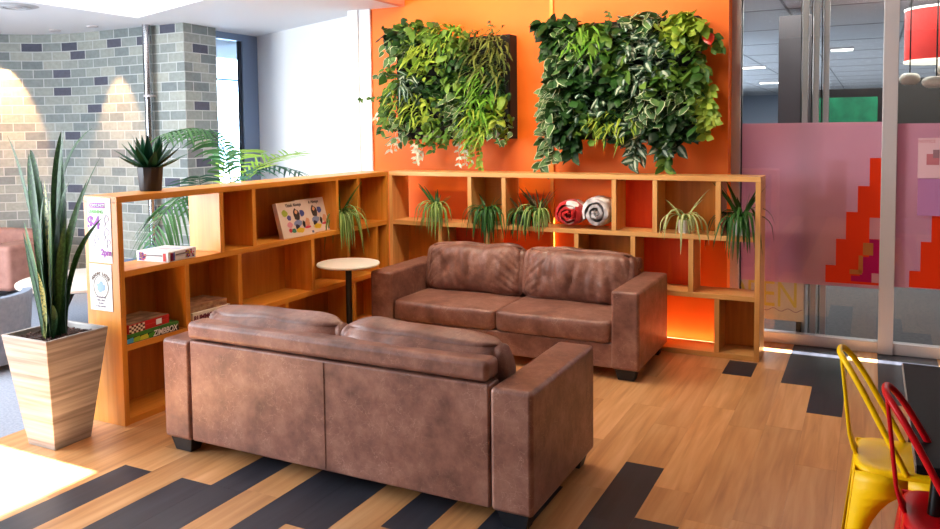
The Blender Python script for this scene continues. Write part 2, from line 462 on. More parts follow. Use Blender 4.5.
tag(m.build('ceiling_diffuser', plain('diffuser grey', S(176,178,182), .5)), 'round grey air diffuser in the low ceiling left of the bright rooflight', 'air vent')

# ------------------------------------------------------------------ shelving
T = .037; H = 1.35; Z1 = .912; Z2 = .475; DEP = .285
def shelf(name, loc, label, length, along, tiers, backs, ends):
    """along: 'x' back unit (front at y=0, depth to +y) or 'y' left unit (front at x=0, depth to -x); positions measured along the unit"""
    t = thing(name, loc, label, 'shelving unit')
    def bx(nm, a0, a1, d0, d1, z0, z1, mat):
        mb = MB()
        if along == 'x': mb.box(a0, a1, d0, d1, z0, z1)
        else: mb.box(-d1, -d0, a0, a1, z0, z1)
        return mb.build(nm, mat, t, bevel=.0025, seg=2)
    hor, oakz = (palex, palez) if along == 'x' else (oaky, oak_up)
    bx('top_board', 0, length, 0, DEP, H-T, H, hor)
    bx('bottom_board', T, length-T, .004, DEP, 0, T, hor)
    bx('shelf_board', T, length-T, .002, DEP, Z1-T, Z1, hor)
    bx('shelf_board', T, length-T, .002, DEP, Z2-T, Z2, hor)
    bx('side_panel', 0, T, 0, DEP, 0, H-T, oakz); bx('side_panel', length-T, length, 0, DEP, 0, H-T, oakz)
    zr = {'top': (Z1, H-T), 'mid': (Z2, Z1-T), 'low': (T, Z2-T)}
    for k, pos in tiers.items():
        for a in pos: bx('divider', a, a+T, .003, DEP, zr[k][0], zr[k][1], oakz)
    for k, a0, a1, mat in backs: bx('back_panel', a0, a1, DEP-.014, DEP-.001, zr[k][0], zr[k][1], mat)
    return t
LL = 2.869
yl = lambda y: y + LL
shelf('shelving_unit', (0,-LL,0), 'long oak cube shelving unit on the left with board games and posters on its end', LL, 'y',
    {'top': [yl(-2.065), yl(-1.754), yl(-.781), yl(-.484)], 'mid': [yl(-2.38), yl(-1.91), yl(-1.11), yl(-.645), yl(-.212)], 'low': [yl(-2.25), yl(-1.43), yl(-.565)]},
    [('top', yl(-2.03), yl(-.02), oakback), ('mid', T/2, yl(-.02), oakback), ('low', T/2, yl(-.02), oakback)], None)
shelf('shelving_unit', (.0005,.0005,0), 'oak cube shelving unit along the orange wall with spider plants and rolled blankets', 3.16, 'x',
    {'top': [.793, 1.113, 2.057, 2.378, 2.845], 'mid': [.498, .963, 1.748, 2.208, 2.65], 'low': [.7, 1.35, 2.1, 2.841]},
    [('top', .83, 1.113, oakback), ('top', 2.415, 2.845, oakback), ('top', 2.094, 2.378, redwood), ('mid', T, .498, oakback), ('mid', .535, .963, redwood), ('mid', 1.785, 2.208, oakback),
     ('mid', 2.245, 2.65, redwood), ('low', 2.878, 3.123, oakback)], None)

# ------------------------------------------------------------------ sofas
def rbox(sx, sy, sz, n=10, p=7., bulge=(0,0,0), wr=None):
    """rounded, slightly puffed box from a subdivided cube"""
    mb = MB(); idx = {}; v = []; f = []
    def key(a): return tuple(round(c, 5) for c in a)
    def vert(a):
        k = key(a)
        if k not in idx:
            x, y, z = a
            l = (abs(x)**p + abs(y)**p + abs(z)**p)**(1/p)
            q = Vector((x/l, y/l, z/l))
            cx, cy, cz = (1-min(1,abs(x))**2), (1-min(1,abs(y))**2), (1-min(1,abs(z))**2)
            P = Vector((q.x*sx, q.y*sy, q.z*sz))
            P.x += math.copysign(bulge[0]*cy*cz, x) if abs(x) > .99 else bulge[0]*cy*cz*x
            P.y += (math.copysign(1, y) if abs(y) > .99 else y)*bulge[1]*cx*cz
            P.z += (math.copysign(1, z) if abs(z) > .99 else z)*bulge[2]*cx*cy
            if wr: P += wr(a, P)
            idx[k] = len(v); v.append(P)
        return idx[k]
    nn = n if isinstance(n, tuple) else (n, n, n)
    for ax in range(3):
        u_, w_ = (ax+1) % 3, (ax+2) % 3
        nu, nw = nn[u_], nn[w_]
        # denser near the rims so the rounding is smooth
        g = lambda i, m: math.sin((i/m-.5)*math.pi*.94)/math.sin(.47*math.pi)
        for sgn in (-1, 1):
            for i in range(nu):
                for j in range(nw):
                    q = []
                    for (a, b) in ((i,j),(i+1,j),(i+1,j+1),(i,j+1)):
                        c = [0,0,0]; c[ax] = sgn; c[u_] = g(a,nu); c[w_] = g(b,nw)
                        q.append(vert(c))
                    f.append(tuple(q if sgn > 0 else q[::-1]))
    mb.add(v, f); return mb

def make_sofa(loc, rz, label, seed):
    t = thing('leather_sofa', loc, label, 'sofa', 'matching brown leather sofas', rz)
    W, D, AW, AH, Z0 = 2.145, .83, .195, .615, .076
    x0, x1 = -W/2, W/2; yf, yb = -D/2, D/2
    ix0, ix1 = x0+AW, x1-AW
    # body under the seat
    mb = MB(); mb.box(ix0-.01, ix1+.01, yf+.02, yb-.08, Z0, .245); mb.build('base', leath, t, bevel=.012, seg=3)
    for s in (-1, 1):
        mb = MB(); xa = x0 if s < 0 else ix1
        mb.box(xa, xa+AW, yf, yb, Z0, AH)
        mb.build('arm', leath, t, bevel=.022, seg=4)
    # back: panel and top roll
    mb = MB(); mb.box(ix0+.004, ix1-.004, yb-.115, yb-.004, Z0+.005, .622); mb.build('back_panel', leath, t, bevel=.012, seg=3)
    mid = MB(); mid.tube([(0,yb-.004,Z0+.02),(0,yb-.003,.61)], .0035, 6); mid.build('seam', leath, t)
    mb = MB(); mb.box(ix0+.008, ix1+.008, yb-.125, yb+.002, .63, .722); mb.build('back_roll', leath, t, bevel=.026, seg=5)
    # seat cushions
    cw = (ix1-ix0)/2
    for k in range(2):
        cx = ix0 + cw*(k+.5)
        def wr(a, P, sd=seed+k*3.7):
            return Vector((0,0,1))*noise.noise(Vector((P.x*5, P.y*5, sd)))*.007*(1 if a[2] > .9 else 0)
        mb = rbox(cw/2+.002, .335, .076, (26,20,9), 15., (.0,.010,.014), wr)
        mb.build('seat_cushion', leath, t, loc=(cx, yf+.340, .320), angle=80)
    # back cushions, slouching and creased
    for k in range(2):
        cx = ix0 + cw*(k+.5)
        sgn = -1 if k == 0 else 1
        def wr(a, P, sd=seed*1.7+k*9.1, sgn=sgn):
            x, y, z = a
            d = Vector((0,0,0))
            fr = 1 if y < -.5 else .35
            # pillow section: thin towards every rim
            d.y -= P.y*(.42*abs(x)**6 + .38*abs(z)**6)
            rim = max(0, 1-abs(x)**8)*max(0, 1-abs(z)**8)
            # creases that run up from the seat and fan out at the ends
            n1 = noise.noise(Vector((P.x*5.2 + P.z*1.6*x, P.z*1.4, sd)))
            n2 = noise.noise(Vector((P.x*13 - P.z*3*x, P.z*3.2, sd+3)))
            cr_ = max(0, 1-abs(n1)*4.5)**2*.020 + max(0, 1-abs(n2)*5)**2*.009
            d.y += cr_*rim*fr*(1.1 - .5*max(0,z))
            d.y -= (n1*.036 + n2*.010)*rim*fr
            c2 = noise.noise(Vector(((P.z + abs(P.x)*.8)*15, P.x*2.5, sd+5)))
            d.y += max(0, 1-abs(c2)*4)**2*.024*min(1, max(0, abs(x)-.35)*2)*fr*rim
            d.z += noise.noise(Vector((P.x*5, P.y*4, sd+2)))*.016*(1 if z > .2 else .2)
            d.x += noise.noise(Vector((P.z*9, P.y*5, sd+7)))*.014*abs(x)**6
            d.z -= .008*abs(x)**6*(1 if z > 0 else 0)
            return d
        mb = rbox(cw/2+.008, .118, .207, (64,14,40), 8., (.0,.048,.004), wr)
        o = mb.build('back_cushion', leath, t, loc=(cx, yb-.222, .580), angle=80)
        o.rotation_euler = (R_(-12), R_(.8*sgn), 0)
        # welt along the crest
    for sx in (-1, 1):
        for sy in (-1, 1):
            mb = MB(); cx, cy = sx*(W/2-.10), sy*(D/2-.07)
            b0, b1 = .055, .075
            v = [(cx-b0,cy-.035,0),(cx+b0,cy-.035,0),(cx+b0,cy+.035,0),(cx-b0,cy+.035,0),(cx-b1,cy-.05,Z0+.002),(cx+b1,cy-.05,Z0+.002),(cx+b1,cy+.05,Z0+.002),(cx-b1,cy+.05,Z0+.002)]
            mb.add(v, [(3,2,1,0),(4,5,6,7),(0,1,5,4),(1,2,6,5),(2,3,7,6),(3,0,4,7)])
            mb.build('foot', blackpl, t, bevel=.003)
    return t
make_sofa((1.552,-2.592,0), math.pi, 'brown leather two-seat sofa seen from behind, its back to the camera', 1.3)
make_sofa((1.430,-.432,0), 0, 'brown leather two-seat sofa facing forward against the oak shelving', 4.1)

# ------------------------------------------------------------------ side table
t = thing('side_table', (.235,-.96,0), 'small round white side table on a black pole between the two sofas', 'side table')
m = MB(); m.lathe([(.001,.665),(.230,.665),(.242,.670),(.246,.678),(.242,.687),(.234,.69),(.001,.69)], 48); m.build('table_top', plain('pale laminate', S(236,226,212), .4), t)
m = MB(); m.tube([(0,0,.015),(0,0,.665)], .024, 20); m.build('pole', blackm, t)
m = MB(); m.lathe([(.001,0),(.17,0),(.172,.008),(.16,.014),(.03,.02),(.001,.02)], 40); m.build('base', blackm, t)

# ------------------------------------------------------------------ leaves and pots
spider_g = leafmat('spider plant leaf', S(58,104,40), S(120,160,70), centre=S(186,204,128))
spider_d = leafmat('dark strap leaf', S(34,74,34), S(70,120,54))
spider_r = leafmat('bronze strap leaf', S(70,58,34), S(96,92,46))
spider_p = leafmat('pale strap leaf', S(136,160,80), S(184,196,120), centre=S(214,220,170))
def pot(t, mat, r0, r1, h, square=False):
    m = MB()
    m.lathe([(.001,0),(r0,0),(r1,h),(r1-.006,h),(r1-.009,h-.012),(.001,h-.012)], 4 if square else 22)
    o = m.build('pot', mat, t, bevel=.002 if square else 0)
    if square: o.rotation_euler.z = R_(45)
    return o
def strap(mb, rd, base, ang, length, rise, w, seg=9):
    """an arching strap leaf: climbs, bends over, hangs"""
    d = Vector((math.cos(ang), math.sin(ang), 0)); pts = []; ws = []
    el = rise; p = Vector(base); st = length/seg
    bend = rd.uniform(.28, .60)
    for i in range(seg+1):
        pts.append(p.copy()); q = i/seg
        ws.append(w*(.6+.4*math.sin(min(1,q*2.2)*math.pi/2))*(1-q**3*.92))
        p = p + (d*math.cos(el) + Vector((0,0,1))*math.sin(el))*st
        el -= bend*(1.2 if el > -1.1 else .15)
        el = max(el, -1.45)
    mb.leaf(pts, ws, Vector((-d.y, d.x, 0)), .35)
def spider(loc, label, mats, n, size, potmat=whitepot, ph=.1, pr=.05, seed=0, lean=None, up=6, square=False, clump=None):
    rd = random.Random(seed)
    t = thing('spider_plant', loc, label, 'potted plant', 'potted plants on the oak shelves')
    pot(t, potmat, pr*.78, pr, ph, square)
    m = MB(); m.lathe([(.001,ph-.016),(pr-.01,ph-.016),(pr-.012,ph-.008),(.001,ph-.006)], 14); m.build('soil', soil, t)
    mb = MB()
    for i in range(n):
        a = rd.uniform(0, 2*math.pi)
        if lean is not None and rd.random() < .7: a = lean + rd.uniform(-1.1, 1.1)
        strap(mb, rd, (rd.uniform(-.015,.015), rd.uniform(-.015,.015), ph-.01), a, size*rd.uniform(.65,1.15), rd.uniform(.8,1.35), rd.uniform(.009,.0145))
    mb.build('hanging_leaves', mats[0], t)
    mb = MB()
    for i in range(up):
        a = rd.uniform(0, 2*math.pi); d = Vector((math.cos(a)*.5, math.sin(a)*.35, 1)).normalized()
        L_ = size*rd.uniform(.45,.8); b0 = Vector((rd.uniform(-.012,.012), rd.uniform(-.012,.012), ph-.01))
        pts = [b0 + d*L_*q + Vector((math.cos(a)*.05*q*q, math.sin(a)*.03*q*q, -.03*q*q)) for q in (0,.25,.5,.75,1)]
        w0 = rd.uniform(.009,.014)
        mb.leaf(pts, [w0*.6,w0,w0*.95,w0*.6,w0*.08], Vector((-d.y-.3, d.x+.3, .1)), .35)
    mb.build('upright_leaves', mats[1], t)
    return t
FR = -math.pi/2
spider((.455,.075,Z1), 'spider plant in a white pot, first from the corner on the back shelving', (spider_g, spider_d), 32, .40, seed=1, lean=FR, up=11)
spider((.955,.07,Z1), 'bushy spider plant hiding its pot, in the narrow cube second from the corner', (spider_d, spider_d), 42, .38, seed=2, lean=FR, up=4, ph=.085)
spider((1.27,.09,Z1), 'thin bronze-tipped spider plant left of the white pot beside the red blanket', (spider_d, spider_r), 26, .34, seed=3, up=9, potmat=charpot, ph=.08, pr=.045)
spider((1.41,.085,Z1), 'spider plant with tall dark blades in a white pot beside the red blanket', (spider_g, spider_r), 30, .38, seed=4, up=16, lean=FR)
spider((2.60,.08,Z1), 'sparse pale yellow-green spider plant in a white pot in the wood-backed cube', (spider_p, spider_p), 15, .40, seed=5, up=3, lean=FR+.1)
spider((3.015,.10,Z1), 'dark spider plant in a square white pot in the last cube by the glass', (spider_d, spider_d), 36, .46, seed=6, up=16, lean=FR-.6, pr=.062, ph=.11, square=True)
spider((-.085,-.61,Z1), 'yellow-green spider plant trailing over the left shelving beside the picture boxes', (spider_g, spider_d), 36, .46, seed=8, up=9, lean=0., ph=.09)

# snake plant in a tapered planter
def planter():
    t = thing('snake_plant', (-.165,-3.165,0), 'tall snake plant in a tapered whitewashed wood planter at the end of the shelving', 'potted plant')
    m = MB(); hb, ht, z1 = .112, .19, .625; ho = .172
    v = []
    for h_, z in ((hb,0),(ht,z1)): v += [(-h_,-h_,z),(h_,-h_,z),(h_,h_,z),(-h_,h_,z)]
    for h_, z in ((ho,z1),(ho-.01,z1-.05)): v += [(-h_,-h_,z),(h_,-h_,z),(h_,h_,z),(-h_,h_,z)]
    f = [(3,2,1,0)] + [(i,(i+1)%4,4+(i+1)%4,4+i) for i in range(4)] + [(4+i,4+(i+1)%4,8+(i+1)%4,8+i) for i in range(4)] + [(8+i,8+(i+1)%4,12+(i+1)%4,12+i) for i in range(4)] + [(12,13,14,15)]
    m.add(v, f)
    pm = mottled('whitewashed planter', S(122,114,109), S(188,182,178), 1., .45, .06, stretch=(1.5,1.5,42), detail=5)
    m.build('planter', pm, t, bevel=.004)
    m = MB(); rd = random.Random(5)
    m.box(-ho+.012,ho-.012,-ho+.012,ho-.012,z1-.06,z1-.035)
    for i in range(260):
        x, y = rd.uniform(-.15,.15), rd.uniform(-.15,.15); s = rd.uniform(.006,.014); z = z1-.032+rd.uniform(-.004,.008); a = rd.uniform(0,3)
        q = [(x+s*1.6*math.cos(a)-s*sg*math.sin(a)*.6, y+s*1.6*math.sin(a)+s*sg*math.cos(a)*.6) for sg in (-1,1)]
        r_ = [(x-s*1.6*math.cos(a)-s*sg*math.sin(a)*.6, y-s*1.6*math.sin(a)+s*sg*math.cos(a)*.6) for sg in (1,-1)]
        tl = rd.uniform(-.006,.006)
        P = q + r_
        v = [(a_[0],a_[1],z+tl*(1 if i_<2 else -1)) for i_, a_ in enumerate(P)] + [(a_[0],a_[1],z+.005+tl*(1 if i_<2 else -1)) for i_, a_ in enumerate(P)]
        m.add(v, [(0,1,2,3),(7,6,5,4),(0,4,5,1),(1,5,6,2),(2,6,7,3),(3,7,4,0)])
    m.build('bark_chips', soil, t, smooth=False)
    sn = leafmat('snake plant leaf', S(14,42,22), S(34,72,34), bands=S(48,88,44), transl=.03, rough=.5)
    sy = leafmat('yellow edged snake leaf', S(40,78,36), S(64,106,46), edge=S(140,156,70), edge_w=.06, bands=S(76,106,50), transl=.08)
    sp = leafmat('pale banded snake leaf', S(150,158,90), S(170,172,104), bands=S(58,84,48), transl=.05)
    # mid points and tips, relative to the planter, half width, depth offset, material
    lv = [((-.19,1.30),(-.394,1.712),.026,.02,sn), ((-.15,1.35),(-.256,1.626),.028,.05,sn), ((-.09,1.30),(-.10,1.61),.030,-.03,sn), ((-.02,1.32),(.002,1.73),.028,.06,sn),
          ((.05,1.30),(.103,1.735),.026,.02,sn), ((-.015,1.36),(.234,1.749),.034,.08,sn), ((.13,1.15),(.376,1.616),.024,.04,sn), ((.14,1.05),(.352,1.473),.026,-.02,sn),
          ((.02,1.12),(.0,1.46),.03,-.02,sp), ((.06,1.15),(.167,1.454),.03,.0,sn), ((.08,1.02),(.125,1.40),.036,-.06,sy), ((-.12,.96),(-.19,1.231),.022,-.02,sy),
          ((.09,.72),(.12,.80),.016,-.07,sn), ((.04,.80),(.05,.98),.02,-.09,sp), ((-.06,1.0),(-.13,1.33),.03,-.02,sn), ((.05,1.2),(.02,1.62),.026,.05,sn), ((-.10,1.1),(-.17,1.45),.026,.05,sn), ((-.03,.85),(-.06,1.12),.03,-.08,sn), ((.05,.85),(.06,1.10),.028,-.085,sn), ((-.07,.9),(-.12,1.18),.026,-.06,sn), ((.10,.95),(.19,1.28),.024,-.03,sn), ((.0,.95),(.03,1.25),.028,-.07,sn), ((-.14,1.15),(-.27,1.42),.02,.03,sn), ((-.02,1.1),(.045,1.40),.03,-.04,sn), ((.12,.98),(.33,1.26),.02,.05,sn)]
    for i, (md, tp, hw, dy, mt) in enumerate(lv):
        b0 = Vector((md[0]*.30+rd.uniform(-.02,.02), dy*.7, .585)); mdv = Vector((md[0], dy*.9, md[1])); tv = Vector((tp[0], dy*1.4, tp[1]))
        pts = []; n = 12
        # quadratic through the mid point
        cq = (mdv*2 - (b0+tv)*.5)
        for j in range(n+1):
            q = j/n; pts.append(b0*(1-q)**2 + cq*2*q*(1-q) + tv*q*q)
        ws = [hw*1.08*(.55+.45*math.sin(min(1,j/n*1.7)*math.pi/2))*(1 if j/n < .55 else max(.03, 1-((j/n-.55)/.45)**1.6)) for j in range(n+1)]
        m = MB(); m.leaf(pts, ws, Vector((1, rd.uniform(-.6,.6), 0)), rd.uniform(.2,.45)); m.build('leaf', mt, t, angle=80)
planter()

# agave on top of the shelving
t = thing('agave_plant', (-.195,-2.455,H), 'small agave in a dark charcoal pot standing on top of the left shelving', 'potted plant')
m = MB(); m.lathe([(.001,0),(.064,0),(.068,.006),(.079,.15),(.072,.15),(.069,.135),(.001,.135)], 10); m.build('pot', charpot, t)
m = MB(); m.lathe([(.001,.128),(.068,.128),(.068,.138),(.001,.14)], 14); m.build('soil', soil, t)
ag = leafmat('agave leaf', S(18,62,44), S(40,96,62), transl=.05)
m = MB(); rd = random.Random(11)
for i in range(26):
    a = i*2.399; q = i/26; el = .35 + q*1.05
    L_ = .285 - .06*q; d = Vector((math.cos(a)*math.cos(el), math.sin(a)*math.cos(el), math.sin(el)))
    pts = [Vector((0,0,.13)) + d*L_*s + Vector((0,0,-.02*s*s if q < .6 else 0)) for s in (0,.2,.4,.6,.8,1)]
    m.leaf(pts, [.016,.022,.027,.024,.014,.001], Vector((-math.sin(a), math.cos(a), 0)), .4)
m.build('leaves', ag, t)

# palm behind the shelving
def palm():
    t = thing('potted_palm', (-1.05,-.95,0), 'green palm in a pot standing behind the left shelving near the window', 'potted plant')
    m = MB(); m.lathe([(.001,0),(.15,0),(.19,.36),(.175,.36),(.17,.33),(.001,.33)], 28); m.build('pot', charpot, t)
    m = MB(); m.lathe([(.001,.32),(.17,.32),(.17,.335),(.001,.34)], 20); m.build('soil', soil, t)
    pg = leafmat('palm leaflet', S(52,104,62), S(90,140,84), transl=.3)
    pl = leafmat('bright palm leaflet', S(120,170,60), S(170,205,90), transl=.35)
    pd = leafmat('shaded palm leaflet', S(44,92,80), S(70,120,100), transl=.2)  # darker, bluer green for some fronds
    O = Vector((-1.05,-.95,0))
    def frond(path, ll, mt, nleaf, droop, stem_only=3, seed=0):
        rd = random.Random(seed)
        P = [Vector(p)-O for p in path]
        # Catmull style resample
        pts = []
        for i in range(len(P)-1):
            p0 = P[max(i-1,0)]; p1 = P[i]; p2 = P[i+1]; p3 = P[min(i+2,len(P)-1)]
            for k in range(8):
                s = k/8
                pts.append(.5*((2*p1)+(p2-p0)*s+(2*p0-5*p1+4*p2-p3)*s*s+(3*p1-p0-3*p2+p3)*s**3))
        pts.append(P[-1])
        m = MB(); n = len(pts)
        m.tube(pts, [.009*(1-.8*i/n) for i in range(n)], 6)
        s0 = stem_only*8
        for k in range(nleaf):
            q = (k+.5)/nleaf; i = min(n-2, int(s0+(n-1-s0)*q)); p = pts[i]; tg = (pts[i+1]-pts[max(0,i-1)]).normalized()
            sd = tg.cross(Vector((0,0,1))); sd = sd.normalized() if sd.length > .05 else Vector((0,1,0))
            for sg in (-1,1):
                L_ = ll*(.45+.55*math.sin(math.pi*min(1,q*.85+.12)))*rd.uniform(.85,1.1)
                d = (sd*sg*.9 + tg*.55 + Vector((0,0,rd.uniform(-.1,.2)))).normalized()
                lp = [p + d*L_*s + Vector((0,0,-droop*L_*s*s)) for s in (0,.3,.6,.85,1)]
                m.leaf(lp, [.004,.011,.010,.006,.0006], tg, .3)
        m.build('frond', mt, t, angle=80)
    base = (-1.05,-.95,.33)
    frond([base,(-1.0,-.93,.9),(-.95,-.98,1.40),(-.92,-1.14,1.66),(-.9,-1.40,1.75),(-.9,-1.72,1.70)], .30, pg, 26, .55, 2, 1)
    frond([base,(-1.03,-.95,.9),(-1.0,-1.0,1.36),(-1.0,-.97,1.55)], .24, pg, 9, .3, 2, 2)
    frond([base,(-1.02,-.90,.8),(-.95,-.80,1.30),(-.88,-.52,1.47),(-.85,-.18,1.52)], .28, pl, 18, .05, 2, 3)
    frond([base,(-1.1,-.90,.8),(-1.05,-.85,1.25),(-.9,-.60,1.42),(-.8,-.20,1.34)], .26, pd, 18, .4, 2, 4)
    frond([base,(-1.05,-1.0,.8),(-1.0,-1.15,1.15),(-.85,-1.40,1.30),(-.75,-1.50,1.38)], .3, pd, 14, .4, 2, 5)
    frond([base,(-1.05,-1.05,.7),(-1.0,-1.25,1.10),(-.9,-1.52,1.23),(-.9,-1.75,1.08),(-.9,-1.87,.84)], .34, pg, 22, .8, 2, 6)
    frond([base,(-1.2,-.9,.7),(-1.3,-.7,1.2),(-1.4,-.4,1.5),(-1.45,-.2,1.55)], .28, pl, 16, .3, 2, 7)
palm()

# ------------------------------------------------------------------ living walls
LV = dict(
    dark=leafmat('deep green broad leaf', S(16,40,18), S(50,92,36), centre=None, transl=.2),
    mid=leafmat('mid green leaf', S(44,84,26), S(124,158,62), transl=.25),
    lime=leafmat('lime leaf', S(104,140,34), S(190,204,80), transl=.3),
    vari=leafmat('cream edged leaf', S(48,86,44), S(100,134,74), edge=S(196,204,160), edge_w=.07, transl=.2),
    silver=leafmat('silver striped leaf', S(44,74,52), S(80,112,84), centre=S(186,198,176), transl=.2),
    fern=leafmat('fern leaf', S(80,140,40), S(140,184,66), transl=.3),
    bronze=leafmat('olive leaf', S(46,62,26), S(124,132,62), transl=.2),
    pale=leafmat('pale backlit leaf', S(196,204,170), S(240,240,220), transl=.35))  # last entry's pale colour stands for light shining through from behind
def broad(mb, rd, base, d, L_, w, droop, side):
    pts = [base + d*L_*q + Vector((0, -.06*L_*math.sin(q*3), -droop*L_*q*q)) for q in (0,.2,.45,.7,.88,1)]
    mb.leaf(pts, [w*.25, w*.92, w, w*.68, w*.32, w*.03], side, .22)
def clump(mb, rd, cx, cz, rx, rz_, yf, n, size, ratio, kind='broad'):
    for i in range(n):
        a = rd.uniform(0, 2*math.pi); r = math.sqrt(rd.random())
        x = cx + rx*r*math.cos(a); z = cz + rz_*r*math.sin(a)
        L_ = size*rd.uniform(.7,1.25)
        if kind == 'broad':
            y = yf - rd.uniform(.0,.15)
            d = Vector((rd.uniform(-1,1), -rd.uniform(.1,1.0), rd.uniform(-1.0,.6))).normalized()
            side = Vector((1, rd.uniform(-1,1), rd.uniform(-.8,.8)))
            broad(mb, rd, Vector((x,y,z)), d, L_, L_*ratio, rd.uniform(.1,.5), side)
        else:
            y = yf - rd.uniform(.0,.10)
            d = Vector((rd.uniform(-.7,.7), -rd.uniform(.4,.9), rd.uniform(-.3,.8))).normalized()
            p = Vector((x,y,z)); pts = [p + d*L_*q + Vector((0,0,-.75*L_*q*q)) for q in (0,.25,.5,.75,1)]
            w_ = L_*ratio
            mb.leaf(pts, [w_*.6,w_,w_*.9,w_*.6,w_*.05], Vector((1,rd.uniform(-.3,.3),rd.uniform(-.4,.4))), .3)
def vine(mb, rd, p, length, drift, leaf, gap=.035, slim=.32):
    p = Vector(p); pts = [p.copy()]; n = max(2, int(length/gap))
    for i in range(n):
        p = p + Vector((drift[0]*gap+rd.uniform(-.012,.012), drift[1]*gap + rd.uniform(-.008,.008), -gap*drift[2]))
        pts.append(p.copy())
        for sg in (-1,1):
            if rd.random() < .8:
                d = Vector((sg*rd.uniform(.4,1), -rd.uniform(.2,.7), rd.uniform(-.8,.2))).normalized()
                broad(mb, rd, p, d, leaf*rd.uniform(.7,1.2), leaf*slim, .3, Vector((rd.uniform(-.3,.3)+.2, .4, 1)))
    mb.tube(pts, .0025, 5)
def living_wall(loc, W, Hh, label, clumps, vines, seed, crate):
    rd = random.Random(seed)
    t = thing('living_wall', loc, label, 'plant wall', 'living plant walls on the orange wall')
    m = MB(); D = .15
    m.box(0, W, 0, D, 0, Hh)
    # pocket rows on the front
    for r in range(5):
        z = Hh*r/5
        m.add([(.01,-.002,z+.01),(W-.01,-.002,z+.01),(W-.01,-.035,z+Hh/5-.03),(.01,-.035,z+Hh/5-.03),(W-.01,0,z+Hh/5-.03),(.01,0,z+Hh/5-.03)],
              [(0,1,2,3),(3,2,4,5),(0,3,5),(1,4,2)])
    m.build('planter_panel', plain('dark planter felt', S(28,26,24), .85), t, smooth=False)
    if crate:
        m = MB()
        for x0, x1 in crate: m.box(x0, x1, -.05, -.036, .01, .09)
        m.build('drip_tray', plain('tray', S(150,140,124), .6), t, bevel=.004)
    for (nm, mat, cx, cz, rx, rz_, n, size, ratio, kind) in clumps:
        mb = MB(); clump(mb, rd, cx, cz, rx, rz_, -.03, n, size, ratio, kind); mb.build(nm, LV[mat], t, angle=80)
    for (nm, mat, x, y, z, L_, drift, leaf, k) in vines:
        mb = MB()
        for q in range(k): vine(mb, rd, (x+rd.uniform(-.07,.07)*(k>1), y+rd.uniform(-.03,.03), z+rd.uniform(-.02,.02)), L_*rd.uniform(.6,1.1), drift, leaf, .058 if mat == 'pale' else .035, .22 if mat == 'pale' else .32)
        mb.build(nm, LV[mat], t, angle=80)
    return t
# left wall, panel x -0.07..1.10, z 1.63..2.53, front at y .29
rd = random.Random(21)
cl = []
kinds_l = [('leafy_plant','dark'),('leafy_plant','mid'),('lime_plant','lime'),('lime_plant','lime'),('leafy_plant','mid'),('variegated_plant','vari')]
for r in range(5):
    for c_ in range(6):
        cx = .10 + c_*.195 + rd.uniform(-.04,.04); cz = .09 + r*.185 + rd.uniform(-.03,.03)
        nm, mt = kinds_l[rd.randrange(len(kinds_l))]
        if c_ >= 4 and r >= 3: nm, mt = ('bronze_plant','bronze') if rd.random() < .5 else ('lime_plant','lime')
        elif c_ == 4 and r < 3 and rd.random() < .6: nm, mt = 'fern', 'fern'
        strapk = mt in ('fern',) or (mt == 'lime' and rd.random() < .5) or (mt == 'bronze')
        n = 62 if strapk else 50
        if c_ == 5: n = int(n*.8)
        cl.append((nm, mt, cx, cz, .15 if c_ < 5 else .09, .14, n, .14 if strapk else rd.uniform(.05,.09), .075 if strapk else rd.uniform(.34,.46), 'strap' if strapk else 'broad'))
cl += [('lime_plant','lime',.88,.16,.12,.14,60,.16,.06,'strap'), ('variegated_plant','silver',.2,.5,.12,.1,34,.15,.13,'broad'),
       ('leafy_plant','mid',.35,.95,.28,.08,60,.10,.36,'broad'), ('leafy_plant','dark',.12,.97,.14,.08,34,.11,.42,'broad'), ('fern','fern',.62,.93,.18,.07,40,.15,.06,'strap')]
vn = [('trailing_vine','pale',.08,-.06,.08,.20,(-.25,-.2,.95),.055,3), ('trailing_vine','pale',.25,-.08,.02,.22,(-.2,0,1),.06,4), ('trailing_vine','mid',.45,-.08,.02,.10,(0,0,1),.06,3),
      ('trailing_vine','lime',.84,-.08,.05,.30,(.05,0,1),.045,4), ('trailing_vine','pale',.74,-.07,.03,.33,(-.02,0,1),.05,5), ('trailing_vine','pale',-.06,-.05,.30,.16,(-.4,-.1,.8),.06,2),
      ('trailing_vine','mid',.0,-.06,.40,.38,(-.9,-.3,.08),.05,1), ('trailing_vine','vari',-.02,-.05,.62,.22,(-.8,-.2,.25),.05,2), ('trailing_vine','bronze',1.02,-.05,.88,.16,(-.2,-.1,-.9),.035,1),
      ('trailing_vine','lime',1.08,-.07,.18,.2,(.1,0,1),.06,2), ('trailing_vine','mid',.15,-.05,.93,.14,(.1,0,-1),.07,3), ('trailing_vine','bronze',.4,-.05,.92,.14,(.1,0,-1),.07,3), ('trailing_vine','mid',-.02,-.06,.5,.5,(-.15,-.05,1),.07,4)]
living_wall((-.07,.285,1.63), 1.145, .90, 'left plant wall, dense mixed green foliage in a dark square panel', cl, vn, 4, [(.30,.48),(.60,.82),(.92,1.09)])
